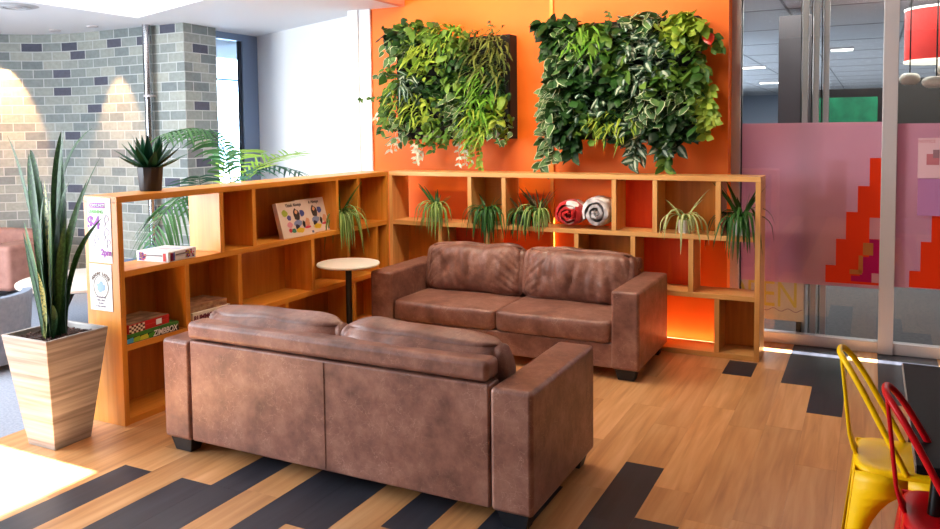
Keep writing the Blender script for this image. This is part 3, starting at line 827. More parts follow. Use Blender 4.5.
# right wall, panel x 1.55..2.66, z 1.62..2.58
cl = []
kinds_r = [('leafy_plant','dark'),('leafy_plant','dark'),('leafy_plant','mid'),('leafy_plant','mid'),('variegated_plant','vari'),('variegated_plant','silver')]
for r in range(5):
    for c_ in range(6):
        cx = .08 + c_*.185 + rd.uniform(-.04,.04); cz = .09 + r*.185 + rd.uniform(-.03,.03)
        nm, mt = kinds_r[rd.randrange(len(kinds_r))]
        if c_ == 5 and r >= 2: nm, mt = 'lime_plant', 'lime' if rd.random() < .6 else 'mid'
        if c_ in (3,4) and rd.random() < .6: nm, mt = 'variegated_plant', 'silver' if rd.random() < .5 else 'vari'
        cl.append((nm, mt, cx, cz, .14, .13, 44, rd.uniform(.07,.108), rd.uniform(.34,.46), 'broad'))
cl += [('fern','fern',.22,.80,.14,.12,80,.2,.06,'strap'), ('fern','lime',.45,.14,.18,.10,80,.17,.06,'strap'), ('leafy_plant','dark',.02,.92,.16,.09,44,.13,.40,'broad'),
       ('leafy_plant','dark',.06,.45,.12,.25,46,.12,.42,'broad'), ('variegated_plant','vari',-.02,.30,.09,.22,30,.12,.42,'broad'), ('lime_plant','lime',.95,.88,.14,.08,40,.10,.38,'broad'),
       ('leafy_plant','mid',1.10,.45,.06,.30,30,.09,.4,'broad'), ('variegated_plant','vari',.7,.92,.18,.07,30,.11,.38,'broad')]
vn = [('trailing_vine','vari',-.03,-.06,.42,.40,(-.15,-.1,1),.10,3), ('trailing_vine','dark',.12,-.07,.10,.20,(-.2,0,1),.10,3), ('trailing_vine','silver',.62,-.08,.06,.26,(.05,0,1),.10,3),
      ('trailing_vine','mid',.82,-.08,.06,.26,(.2,0,1),.09,3), ('trailing_vine','lime',1.10,-.05,.62,.52,(.25,-.1,1),.075,3), ('trailing_vine','mid',1.12,-.05,.86,.30,(.5,-.1,.7),.07,2),
      ('trailing_vine','dark',-.02,-.06,.93,.18,(-.8,-.3,-.1),.12,2), ('trailing_vine','dark',.0,-.06,.9,.22,(-.4,-.1,.9),.10,3), ('trailing_vine','bronze',.42,-.05,.96,.12,(-.1,0,-1),.04,1),
       ('trailing_vine','vari',-.05,-.06,.60,.75,(-.12,-.05,1),.11,4), ('trailing_vine','dark',.05,-.08,.18,.26,(-.1,0,1),.10,3), ('trailing_vine','lime',1.12,-.05,.45,.5,(.12,-.1,1),.09,4), ('trailing_vine','silver',.90,-.08,.08,.22,(.1,0,1),.11,3)]
living_wall((1.56,.285,1.62), 1.10, .95, 'right plant wall, broad variegated leaves spilling over a dark square panel', cl, vn, 9, None)
# anthurium bloom on the right wall
lw = bpy.data.objects['living_wall.001']
m = MB(); v0 = Vector((1.19,-.13,.80))
broad(m, random.Random(1), v0, Vector((.3,-.3,-.8)).normalized(), .10, .045, .1, Vector((1,.2,.3)))
m.build('red_flower', plain('red bloom', S(200,40,20), .3), lw)

# ------------------------------------------------------------------ blankets
def blanket(loc, rx, rz_, mat, label, seed, turns=2.5):
    rd = random.Random(seed)
    t = thing('rolled_blanket', loc, label, 'blanket', 'rolled blankets on the back shelving')
    mb = MB(); n = int(turns*26); v = []; f = []
    th0 = turns*2*math.pi; L_ = .25; ny = 6
    prof = []
    for i in range(n+1):
        th = i/n*th0; r = .16 + .84*i/n
        for s in (-1, 1):
            pass
        prof.append((th, r))
    thick = .84/turns*.6
    ring = [(th, r + thick*.45) for th, r in prof] + [(th, r - thick*.45) for th, r in reversed(prof)]
    m_ = len(ring)
    for j in range(ny+1):
        y = -L_/2 + L_*j/ny
        puff = 1 - .10*abs(2*j/ny-1)**6
        for k, (th, r) in enumerate(ring):
            nz = noise.noise(Vector((math.cos(th)*2, math.sin(th)*2+j*.35, seed+r*3)))*.13
            rr = (r + nz)*puff
            yy = y + noise.noise(Vector((th*1.2, r*4, seed+9+j)))*.010 - (.025*(1-r) if j in (0, ) else 0)
            v.append((math.cos(th+seed)*rr*rx, yy, rz_ + math.sin(th+seed)*rr*rz_*(1 if math.sin(th+seed) > -.5 else .97)))
    for j in range(ny):
        for k in range(m_):
            a = j*m_+k; b = j*m_+(k+1) % m_
            f.append((a, b, b+m_, a+m_))
    for k in range(len(prof)-1):
        a, b = k, k+1; c_, d_ = m_-1-k, m_-2-k
        f.append((a, c_, d_, b)); o_ = ny*m_; f.append((o_+a, o_+b, o_+d_, o_+c_))
    mb.add(v, f); o = mb.build('roll', mat, t, angle=60)
    mb = MB(); mb.tube([(0,-L_/2+.02,rz_),(0,L_/2-.02,rz_)], [rx*.14, rx*.14], 10); mb.build('core_fold', mat, t)
    return t
def spots(name, base, dot, scale, thr):
    m, nt, b = newmat(name); L = nt.links.new
    tc = N(nt, 'ShaderNodeTexCoord'); vo = N(nt, 'ShaderNodeTexVoronoi'); vo.inputs['Scale'].default_value = scale; vo.inputs['Randomness'].default_value = .6
    r = ramp(nt, [(thr, dot), (thr+.03, base)]); L(tc.outputs['Object'], vo.inputs[0]); L(vo.outputs['Distance'], r.inputs[0]); L(r.outputs[0], b.inputs['Base Color'])
    no = N(nt, 'ShaderNodeTexNoise'); no.inputs['Scale'].default_value = 160; L(tc.outputs['Object'], no.inputs[0])
    bp = N(nt, 'ShaderNodeBump'); bp.inputs['Strength'].default_value = .5; bp.inputs['Distance'].default_value = .004; L(no.outputs[0], bp.inputs['Height']); L(bp.outputs[0], b.inputs['Normal'])
    b.inputs['Roughness'].default_value = .9; b.inputs['Sheen Weight'].default_value = .3
    return m
blanket((1.70,.12,Z1), .118, .113, spots('red fleece with white spots', S(196,14,18), S(240,234,230), 5.5, .27), 'red rolled fleece blanket with white spots on the back shelving', .6)
blanket((1.932,.125,Z1), .121, .130, mottled('grey and white throw', S(150,138,140), S(240,238,238), 14, .95, .3, detail=2), 'grey and white rolled throw beside the red blanket on the back shelving', 2.3, 2.2)

# ------------------------------------------------------------------ lettering
def lettering(name, text, size, mat, parent, loc, rot, align='CENTER', depth=.0006, bold=0., shear=0., squash=1.):
    cu = bpy.data.curves.new(name, 'FONT'); cu.body = text; cu.size = size; cu.align_x = align; cu.align_y = 'CENTER'; cu.extrude = depth; cu.offset = bold; cu.shear = shear
    tmp = bpy.data.objects.new(name, cu); COL.objects.link(tmp)
    dg = bpy.context.evaluated_depsgraph_get(); dg.update()
    me = bpy.data.meshes.new_from_object(tmp.evaluated_get(dg))
    bpy.data.objects.remove(tmp); me.materials.clear(); me.materials.append(mat)
    o = bpy.data.objects.new(name, me); COL.objects.link(o); o.parent = parent; o.location = loc; o.rotation_euler = rot; o.scale = (squash, 1, 1)
    return o
RXM = (R_(90), 0, 0)              # reads from -y
RXX = (R_(90), 0, R_(90))         # reads from +x
purple = ink('purple print', 150, 40, 160); green = ink('green print', 130, 200, 110); greyink = ink('grey print', 150, 130, 150); brownink = ink('brown print', 130, 96, 76); paleblue = ink('pale blue print', 150, 176, 214)
# posters on the end of the left shelving
yP = -LL
t = thing('poster', (-.148, yP-.002, 1.145), 'white poster with purple heading and price, upper one on the end of the shelving', 'poster')
m = MB(); m.box(-.098,.098,-.001,.001,-.185,.195); m.build('sheet', paper, t)
m = MB(); m.box(-.085,.05,-.002,-.001,.135,.166); m.build('heading_band', purple, t)
lettering('heading', 'COMMUNITY', .024, paper, t, (-.018,-.0025,.150), RXM, bold=.0004)
lettering('subheading', 'LEARNING', .026, green, t, (-.028,-.0025,.112), RXM, bold=.0008)
lettering('price', '$4', .105, purple, t, (-.050,-.0025,.045), RXM, bold=.0025)
m = MB(); rd = random.Random(2)
for (cx, cz, s_) in ((.055,.06,.035),(.05,-.02,.04),(.065,-.075,.03),(-.04,-.06,.035)):
    pts = [(cx+s_*.8*math.cos(a*.7+cz)*(.6+.4*math.sin(a*3)), -.002, cz+s_*math.sin(a)) for a in [i*2*math.pi/20 for i in range(20)]]
    m.tube(pts, .0012, 5, closed=True)
m.build('line_drawing', ink('lilac print', 190, 160, 215), t)
lettering('time_note', '2pm', .05, purple, t, (.05,-.0025,-.125), RXM, bold=.002)
t = thing('poster', (-.16, yP-.002, .815), 'cream poster with arched lettering, lower one on the end of the shelving', 'poster')
m = MB(); m.box(-.092,.098,-.001,.001,-.14,.135); m.build('sheet', plain('cream paper', S(240,230,220), .6), t)
txt = 'MONDAY LATTE'
for i, ch in enumerate(txt):
    a = R_(142 - 104*i/(len(txt)-1)); r = .085
    if ch != ' ': lettering('arched_letter', ch, .026, brownink, t, (.004+r*math.cos(a),-.0025,-.005+r*math.sin(a)), (R_(90), -(a-math.pi/2), 0), bold=.0006)
m = MB()
m.tube([(.004+.062*math.cos(a),-.002,.0+.066*math.sin(a)) for a in [i*2*math.pi/32 for i in range(32)]], .0014, 5, closed=True); m.build('ring', brownink, t)
m = MB(); m.add([(.004+.035*math.cos(i*math.pi/8)*(1+.2*math.sin(i*2.1)),-.0022,.0+.03*math.sin(i*math.pi/8)*(1+.25*math.cos(i*1.7))) for i in range(16)], [tuple(range(16))]); m.build('cup_picture', paleblue, t)
for i, s_ in enumerate(('served all day','with a slice','of cake','at the counter')):
    lettering('small_print', s_, .015, greyink, t, (.0,-.0025,-.06-.018*i), RXM)

# ------------------------------------------------------------------ board games
def gamebox(name, loc, rz, sx, sy, sz, mat, label, group='board games on the left shelving'):
    t = thing(name, loc, label, 'board game', group, rz)
    m = MB(); m.box(-sx/2,sx/2,-sy/2,sy/2,0,sz*.52); m.build('box_base', mat, t, bevel=.002)
    m = MB(); m.box(-sx/2-.001,sx/2+.001,-sy/2-.001,sy/2+.001,sz*.53,sz); m.build('lid', mat, t, bevel=.002)
    return t
whitebox = plain('white game box', S(236,236,238), .4)
# white box: centre from its front corner
ux = Vector((-.99,-.10,0)).normalized(); uy = Vector((-ux.y, ux.x, 0))*-1
cz = Vector((-.006,-2.505,0)) + ux*.122 + uy*.122
t = gamebox('board_game', (cz.x,cz.y,Z1), math.atan2(-ux.y,-ux.x), .25, .25, .064, whitebox, 'white game box with purple and red sides on the bright open shelf')
panels = [((-.107,-.068),ink('blue print',70,90,170)),((-.10,-.08),ink('violet print',150,50,140)),((.085,.107),ink('red print',200,40,40)),((-.062,.08),ink('mid grey print',120,116,120))]
for (a, b), mt in panels:
    m = MB(); z0, z1 = (.006,.056) if mt.name[0] in 'brv' else (.036,.044)
    m.box(a,b,-.1272,-.1259,z0,z1); m.build('side_print', mt, t); m = MB(); m.box(.1259,.1272,a if mt.name[0]!='r' else -.107, b if mt.name[0]!='r' else -.085,z0,z1)
    m.build('side_print', mt, t)
rd = random.Random(8)
for cname, rgb in (('yellow',(236,206,60)),('purple',(140,40,130)),('blue',(60,80,180)),('rose',(200,60,100))):
    m = MB()
    for i in range(9):
        a = rd.uniform(-.1,-.06); z = rd.uniform(.008,.05); m.box(a,a+.012,-.1282,-.1270,z,z+.008)
        b = rd.uniform(.02,.095); z = rd.uniform(.008,.05); m.box(.1270,.1282,b,b+.012,z,z+.008)
    m.build('confetti_print', ink(cname+' print', *rgb), t)
for i in range(2):
    m = MB(); c0 = rd.uniform(-.06,.02); m.box(c0,c0+.07,c0*.5,c0*.5+.05,.0641,.0647); m.build('lid_picture', ink(('pale rose print','pale sky print')[i], *((232,190,200),(196,206,230))[i]), t)
# green box
gm = mottled('green game box', S(30,84,36), S(64,140,50), 9, .35)
t = gamebox('board_game', (-.135,-2.635,Z2), 0, .25, .395, .058, gm, 'green game box with white lettering, bottom of the left stack')
m = MB(); m.box(.1262,.127,-.197,.197,.002,.036); m.build('side_band', ink('black print', 20,24,20), t)
lettering('title', 'ZIMBBOX', .05, paper, t, (.1275,.09,.021), RXX, bold=.001, shear=.2, squash=.85)
for a, b, rgb in ((-.197,-.14,(80,170,210)),(-.15,-.09,(150,190,50)),(-.10,-.03,(200,206,60)),(-.04,.02,(70,150,40))):
    m = MB(); m.add([(.1272,a,.004),(.1272,b,.004),(.1272,(a+b)/2+.02,.035),(.1272,a+.006,.030)], [(0,1,2,3)]); m.build('side_picture', ink('jungle print %d' % rgb[0], *rgb), t)
# red chess set
rb = ink('red game box', 190, 24, 26, .35)
t = gamebox('board_game', (-.13,-2.665,Z2+.058), R_(4), .235, .32, .055, rb, 'red chess box lying on the green game box')
m = MB(); m.box(-.115,.116,-.158,.158,.0552,.057); m.build('lid_picture', mottled('chess lid print', S(80,50,36), S(206,176,136), 22, .4, stretch=(1,.35,1)), t)
mw, mk = MB(), MB()
for i in range(7):
    for j in range(4): (mw if (i+j) % 2 else mk).box(.1187,.1194,-.159+i*.017,-.142+i*.017,.002+j*.012,.014+j*.012)
mw.build('white_squares', ink('cream squares', 236,220,190), t); mk.build('dark_squares', ink('brown squares', 90,50,36), t)
m = MB(); m.box(.1187,.1196,.05,.095,.012,.045); m.build('label', paper, t)
# two boxes mostly hidden behind the sofa
t = gamebox('board_game', (-.135,-2.15,Z2), 0, .24, .33, .075, plain('cream game box', S(232,222,206), .4), 'cream game box with maroon lettering behind the sofa, bottom of the middle stack')
lettering('title', 'RUMMO', .045, ink('maroon print', 110,30,50), t, (.1215,-.075,.036), RXX, bold=.002)
t = gamebox('board_game', (-.14,-2.16,Z2+.075), R_(-3), .23, .31, .045, mottled('brown game box', S(110,50,40), S(190,150,110), 20, .4), 'brown patterned game box on the cream game box behind the sofa')
# the two picture boxes
def picture_box(loc, label, rot):
    t = thing('picture_box', loc, label, 'picture box', 'colourful picture boxes leaning on the left shelving', rot=rot)
    w_, h_, d_ = .375, .275, .04                       # local x runs along the shelf, z up, face at -y
    m = MB(); m.box(0,w_,0,d_,0,h_); m.build('box', plain('cream printed card', S(226,204,188), .45), t, bevel=.003)
    dk = ink('dark lettering', 70,50,50)
    lettering('title', 'Think Always', .034, dk, t, (w_/2,-.0015,h_-.03), RXM, bold=.0005)
    rd = random.Random(6)
    def blob(nm, cx, cz, rx, rz_, rgb, y, k=14):
        m = MB(); v = [(cx+rx*math.cos(2*math.pi*i/k)*rd.uniform(.75,1.1), y, cz+rz_*math.sin(2*math.pi*i/k)*rd.uniform(.75,1.1)) for i in range(k)]
        m.add([(cx,y-.0002,cz)]+v, [(0,1+i,1+(i+1)%k) for i in range(k)]); m.build(nm, ink('%s %d' % (nm, rgb[0]), *rgb), t, smooth=False)
    for i, (cx, cz, rx, rz_, rgb) in enumerate([(.07,.19,.035,.028,(170,186,60)),(.11,.15,.026,.022,(90,80,140)),(.20,.17,.042,.05,(52,38,34)),(.20,.19,.018,.018,(232,170,120)),(.265,.175,.030,.028,(70,80,150)),
            (.10,.10,.034,.024,(220,140,150)),(.20,.10,.05,.028,(130,140,180)),(.18,.075,.026,.024,(24,26,60)),(.21,.045,.05,.022,(226,186,40)),(.31,.10,.028,.034,(214,150,110)),(.30,.06,.04,.012,(206,60,80)),(.13,.05,.03,.018,(60,130,100)),(.26,.09,.016,.03,(30,24,30)),(.09,.055,.018,.018,(200,50,60))]):
        blob('painted_patch', cx, cz, rx, rz_, rgb, -.0006-.0003*i)
    m = MB(); m.box(w_-.035,w_-.012,-.0016,-.0006,.01,.028); m.build('corner_logo', ink('blue grey logo', 90,100,130), t)
    return t
lean = R_(-15)
picture_box((-.022,-1.405,Z1+.002), 'front picture box with colourful print, overlapping its twin on the left shelving', (lean,0,R_(90)))
picture_box((-.070,-1.13,Z1+.002), 'rear picture box half hidden behind its twin, nearer the spider plant', (lean,0,R_(90)))

# ------------------------------------------------------------------ glazed partition on the right
GY = .625
def framebox(name, lst, mat, parent=None, bevel=.004):
    m = MB()
    for b in lst: m.box(*b)
    return m.build(name, mat, parent, bevel=bevel)
w2 = struct(framebox('window_2', [(6.2,6.35,.43,.715,0,3.5),(2.846,2.93,GY-.03,GY+.09,0,3.5),(3.93,4.03,GY-.03,GY+.09,0,3.5),(2.93,3.93,GY-.01,GY+.07,0,.085),(4.03,6.3,GY-.01,GY+.07,0,.085),(5.4,5.5,GY-.03,GY+.09,.085,3.5),(2.93,6.3,GY-.01,GY+.07,3.4,3.5)], alu))
p = MB(); p.box(2.93,3.93,GY+.02,GY+.03,.085,3.4); p.box(4.03,5.4,GY+.02,GY+.03,.085,3.4); p.build('pane', glassm, w2)
framebox('frosted_film', [(2.93,3.93,GY+.031,GY+.032,.48,1.737),(4.03,5.4,GY+.031,GY+.032,.505,1.722)], pinkfilm, w2, 0)
framebox('seal', [(2.928,2.938,GY+.012,GY+.04,.085,3.4)], blackm, w2, 0)
steps = [(3.562,.644),(3.633,.849),(3.70,1.058),(3.777,1.257),(3.854,1.468)]
red = MB()
for i, (x, z) in enumerate(steps):
    x1 = steps[i+1][0] if i < 4 else 3.929
    red.box(x, x1, GY+.012, GY+.013, .51, z)
for x, x1, z in ((4.127,4.197,.637),(4.197,4.263,.856),(4.263,4.34,1.057),(4.34,4.42,1.26),(4.42,4.5,1.47),(4.5,4.9,1.6)): red.box(x, x1, GY+.012, GY+.013, .515, z)
red.build('red_stepped_decal', redfilm, w2, smooth=False)
framebox('magenta_decal', [(3.86,3.929,GY+.0105,GY+.0115,.53,.857),(3.80,3.86,GY+.0105,GY+.0115,.53,.72),(3.74,3.80,GY+.0105,GY+.0115,.53,.572)], magfilm, w2, 0)
framebox('tan_decal', [(3.818,3.887,GY+.0095,GY+.0103,.735,.828),(3.73,3.815,GY+.0095,GY+.0103,.585,.62),(3.79,3.82,GY+.0095,GY+.0103,.60,.73)], tanfilm, w2, 0)
framebox('pale_decal', [(3.40,3.56,GY+.033,GY+.0335,.5,1.18),(3.56,3.70,GY+.033,GY+.0335,.5,1.45)], palefilm, w2, 0)  # faint reflection of the red steps, painted as pale panels
framebox('pink_square', [(3.88,3.929,GY+.0085,GY+.0093,.53,.60),(3.86,3.929,GY+.0085,GY+.0093,.86,1.02)], film('pale pink film', S(220,160,170), .2), w2, 0)
t = thing('poster', (4.25,GY-.002,1.47), 'pale poster with a red drawing taped to the glass wall at the right edge', 'poster')
m = MB(); m.box(-.085,.10,0,.001,-.145,.145); m.build('sheet', plain('pale pink paper', S(226,186,196), .5), t)
m = MB(); m.box(-.03,.05,-.001,0,-.05,.03); m.build('picture', ink('dusty rose print',190,110,120), t)
m = MB(); m.box(.01,.05,-.0016,-.001,.0,.06); m.build('figure', ink('grey rose print',150,110,120), t)
lettering('caption', 'NOTICE', .03, ink('faded print',200,120,130), t, (-.03,-.0012,.12), RXM)
t = thing('poster', (4.25,GY-.002,1.18), 'plain mauve sheet below the pale poster on the glass wall', 'poster')
m = MB(); m.box(-.082,.10,0,.001,-.13,.14); m.build('sheet', plain('mauve paper', S(178,120,170), .5), t)
# sliding leaves stacked behind the partition
for i, (x, y, lab) in enumerate([(3.40,.78,'aluminium sliding door stile behind the glass, first of the stack'),(3.475,.83,'aluminium sliding door stile behind the glass, middle of the stack'),(3.545,.88,'aluminium sliding door stile behind the glass, last of the stack')]):
    o = framebox('sliding_door', [(x-.03,x+.012,y-.02,y+.02,0,3.3)], alu)
    tag(o, lab, 'sliding door', 'sliding door stiles behind the glass')
    m = MB(); m.box(x-.045,x-.036,y-.012,y+.012,.05,3.3); m.build('seal', blackm, o)
# OPEN board
t = thing('open_sign', (3.07,.72,.16), 'white board with yellow OPEN lettering leaning behind the glass by the shelving', 'sign')
m = MB(); m.box(-.36,.335,0,.02,0,.315); m.build('board', plain('cream board', S(222,210,196), .6), t, bevel=.003)
lettering('lettering', 'OPEN', .30, ink('yellow lettering', 226,206,90), t, (.30,-.002,.20), RXM, 'RIGHT', bold=.0, squash=.74)
m = MB(); m.tube([(-.35+i*.0135, -.003, .085+.012*math.sin(i*.78)) for i in range(51)], .003, 5); m.build('wavy_border', ink('mauve border', 150,120,140), t)
for sx in (-.32,.30):
    m = MB(); m.box(sx-.02,sx+.02,.0,.14,-.16,.0); m.build('leg', blackm, t, bevel=.003)

# the room beyond
CM = 3.0
w = MB(); w.box(-2,30,28,28.2,0,CM+.3)
struct(w.build('wall_meeting_back', plain('pale blue room paint', S(176,190,208), .7)))
w = MB(); w.prism([(2.3,.66),(2.25,.66),(-1.3,28),(-1.2,28)], 0, CM+.3)
struct(w.build('wall_meeting_side', plain('blue grey room paint', S(184,198,216), .7)))
w = MB(); w.box(29,29.2,.62,28,0,CM+.3); w.box(6.36,29,.6,.72,0,CM+.3)
struct(w.build('wall_meeting_right', plain('room paint', S(150,150,150), .7)))
w = MB(); w.box(-2,30,.72,28.2,CM,CM+.1)
struct(w.build('ceiling_meeting', plain('room ceiling', S(206,210,216), .7)))
w = MB()
for i in range(14): w.box(-1.2,20,1.5+i*1.9,1.53+i*1.9,CM-.004,CM)
for i in range(10): w.box(-.6+i*1.2,-.575+i*1.2,.75,28,CM-.005,CM-.001)
struct(w.build('trim_2', plain('ceiling grid', S(120,124,132), .6)))
def panel(nm, lab, cat, box, mat, group=None):
    m = MB(); m.box(*box); return tag(m.build(nm, mat, bevel=.004), lab, cat, group)
def cabinet(lab, x0, x1, y0, y1, z1, mat, nd):
    t = thing('cupboard', (x0, y0, 0), lab, 'cupboard')
    m = MB(); m.box(0,x1-x0,.02,y1-y0,0,z1); m.build('body', mat, t, bevel=.004)
    w_ = (x1-x0)/nd
    for i in range(nd):
        m = MB(); m.box(i*w_+.004,(i+1)*w_-.004,0,.018,.05,z1-.02); d = m.build('door', mat, t, bevel=.003)
        m = MB(); m.box((i+1)*w_-.05,(i+1)*w_-.035,-.02,0,z1*.5-.08,z1*.5+.08); m.build('handle', alu, d, bevel=.003)
cabinet('dark wardrobe unit behind the glass beyond the stacked sliding doors', 2.95, 3.28, 3.2, 3.8, 2.9, plain('dark grey board', S(66,62,66), .5), 1)
cabinet('tall black cupboard at the back of the room behind the right pane', 4.05, 6.6, 4.75, 5.35, 2.27, plain('near black board', S(40,40,38), .5), 3)
t = thing('green_screen', (3.22,4.5,0), 'green standing screen with a dark frame at the back of the meeting room', 'screen')
m = MB(); m.box(-.35,.75,-.03,.03,.6,2.15); m.box(-.33,-.29,-.2,.2,0,.6); m.box(.69,.73,-.2,.2,0,.6); m.build('frame', blackm, t, bevel=.004)
m = MB(); m.box(-.30,.70,-.04,-.031,.65,2.05); m.build('fabric', mottled('green fabric', S(10,92,66), S(24,130,90), 6, .8), t)
# pendants
t = thing('drum_pendant', (4.48,3.0,2.33), 'large red drum pendant lamp hanging behind the right glass pane', 'pendant lamp')
m = MB(); m.lathe([(.335,0),(.345,0),(.345,.5),(.335,.5)], 40); m.build('shade', plain('red shade', S(196,36,28), .6), t)
m = MB(); m.lathe([(.001,-.004),(.35,-.012),(.352,.008),(.336,.012),(.001,.004)], 40); m.build('diffuser', emit('warm diffuser', (1,.85,.6), 1.4), t)
m = MB(); m.lathe([(.336,.49),(.352,.492),(.352,.512),(.336,.514)], 40); m.build('top_rim', emit('lit rim', (1,.9,.75), 1.2), t)
m = MB(); m.tube([(0,0,.0),(0,0,.67)], .008, 8); m.build('cord', blackm, t)
disc = plain('cream pendant', S(222,214,196), .5)
def disc_pendant(x, y, z, r, h, lab):
    t = thing('disc_pendant', (x,y,z), lab, 'pendant lamp', 'cream disc pendants in the meeting room')
    m = MB(); n = 9
    m.lathe([(max(.001, r*math.sin(math.pi*i/n)**.6 if 0 < i < n else .001), h*.5*-math.cos(math.pi*i/n)) for i in range(n+1)], 32); m.build('shade', disc, t)
    m = MB(); m.tube([(0,0,h*.45),(0,0,3.0-z)], .006, 8); m.build('cord', blackm, t)
disc_pendant(4.16,2.2,2.125,.085,.11,'small cream disc pendant partly behind the aluminium post')
disc_pendant(4.34,1.75,2.07,.11,.10,'lower wide cream disc pendant at the right edge')
disc_pendant(4.47,2.25,2.195,.11,.14,'upper cream disc pendant at the right edge')
lm = emit('ceiling strip', (1,.95,.85), 5)
for (x, y, L_, lab) in [(1.585,11.7,.26,'glowing ceiling strip nearest the orange wall, seen through the glass'),(1.39,18.1,.40,'glowing ceiling strip second from the orange wall, seen through the glass'),(1.38,24.8,.45,'glowing ceiling strip farthest back, just left of the stacked door stiles'),(3.405,8.5,.16,'glowing strip just right of the stacked door stiles')]:
    t = thing('strip_light', (x,y,CM), lab, 'ceiling light', 'glowing strips in the room beyond the glass')
    m = MB(); m.box(-L_,L_,-.10,.10,-.05,-.03); m.build('diffuser', lm, t, bevel=.003)
    m = MB(); m.box(-L_-.02,L_+.02,-.12,.12,-.03,.0); m.build('housing', alu, t)

# ------------------------------------------------------------------ right foreground: chairs and table
def metal_chair(loc, mat, label, rz=0):
    t = thing('metal_chair', loc, label, 'chair', 'metal cafe chairs at the black table', rz)
    hs = .175; zs = .45; n = 10
    # seat: rounded square, slightly dished, rolled edge
    def sq(r, z, k=4.5, m_=40):
        out = []
        for i in range(m_):
            a = 2*math.pi*i/m_; c_, s_ = math.cos(a), math.sin(a)
            l = (abs(c_)**k + abs(s_)**k)**(1/k); out.append((r*c_/l, r*s_/l, z))
        return out
    rings = [sq(hs-.0,zs-.035), sq(hs+.004,zs-.012), sq(hs,zs-.002), sq(hs-.012,zs+.002), sq(hs-.05,zs-.004), sq(hs*.4,zs-.008)]
    m = MB(); v = [p for r in rings for p in r]; M_ = 40
    f = [(i*M_+k, i*M_+(k+1)%M_, (i+1)*M_+(k+1)%M_, (i+1)*M_+k) for i in range(len(rings)-1) for k in range(M_)] + [tuple((len(rings)-1)*M_+k for k in range(M_))]
    m.add(v, f); m.build('seat', mat, t, angle=60)
    # legs: folded sheet corners whose inner edges make the arches
    for sx in (-1,1):
        for sy in (-1,1):
            m = MB()
            for ax in (0,1):
                v = []; f = []
                zs_ = [0,.06,.12,.17,.22,.27,.31,.34,.36,.37,.40,.438]
                for z in zs_:
                    q = z/.438
                    cx, cy = sx*(.222-.050*q), sy*(.222-.050*q)
                    if z >= .37: e = 1.
                    elif z <= .12: e = None
                    else: e = 1-math.sqrt(max(0,1-((z-.12)/.25)**2))
                    half = abs(cx)
                    w0 = .030+.022*min(1,z/.12)
                    wd = w0 if e is None else w0 + (half-w0)*e
                    if ax == 0: v += [(cx,cy,z),(cx-sx*wd,cy,z)]
                    else: v += [(cx,cy,z),(cx,cy-sy*wd,z)]
                for i in range(len(zs_)-1):
                    a = 2*i; f.append((a,a+1,a+3,a+2) if (sx*sy*(1 if ax == 0 else -1)) < 0 else (a,a+2,a+3,a+1))
                m.add(v, f)
            o = m.build('leg', mat, t, angle=40)
            so = o.modifiers.new('sheet', 'SOLIDIFY'); so.thickness = .005; so.offset = -1
    # back hoop: from one side of the seat up over to the other
    zb = .845; pts = []
    half = [(-.005,-.168,.445),(-.032,-.165,.50),(-.085,-.155,.60),(-.138,-.14,.70),(-.185,-.118,.78),(-.216,-.085,.822),(-.232,-.04,.838)]
    pts = [Vector(p) for p in half] + [Vector((p[0],-p[1],p[2])) for p in reversed(half)]
    fine = []
    for i in range(len(pts)-1):
        p0 = pts[max(i-1,0)]; p1 = pts[i]; p2 = pts[i+1]; p3 = pts[min(i+2,len(pts)-1)]
        for k in range(4):
            s = k/4; fine.append(.5*((2*p1)+(p2-p0)*s+(2*p0-5*p1+4*p2-p3)*s*s+(3*p1-p0-3*p2+p3)*s**3))
    fine.append(pts[-1])
    m = MB(); m.tube(fine, .0115, 12); m.build('back_hoop', mat, t, angle=70)
    m = MB(); sp = [(-.168,0,.44),(-.185,0,.47),(-.198,0,.52),(-.207,0,.60),(-.217,0,.70),(-.228,0,.80),(-.233,0,.838)]
    m.leaf(sp, [.04,.04,.036,.034,.034,.036,.04], (0,1,0), .05)
    o = m.build('back_splat', mat, t, angle=70); so = o.modifiers.new('sheet', 'SOLIDIFY'); so.thickness = .012; so.offset = 0
    return t
metal_chair((4.0,-2.63,0), yellowp, 'glossy yellow metal cafe chair with a hoop back at the black table')
metal_chair((4.15,-3.08,0), redp, 'glossy red metal cafe chair with a hoop back, nearest the right edge')
t = thing('cafe_table', (4.006,-3.16,0), 'black cafe table with a pale edge at the right side of the picture', 'table')
m = MB(); m.box(0,.9,0,1.22,.60,.63); bl_ = plain('black laminate', S(14,12,13), .6); bl_.node_tree.nodes['Principled BSDF'].inputs['Specular IOR Level'].default_value = .08; m.build('table_top', bl_, t, bevel=.003)
m = MB(); m.box(-.004,0,0,1.22,.604,.628); m.box(0,.9,1.22,1.224,.604,.628); m.build('edge_band', plain('edge band', S(120,112,104), .35), t)  # left strip paints the edge highlight as a pale band; far one is trim
for x in (.07,.83):
    for y in (.10,1.12):
        m = MB(); m.tube([(x,y,.60),(x-(.05 if x < .4 else -.05),y+(.08 if y > .5 else -.06),.0)], .02, 12); m.build('leg', blackm, t)

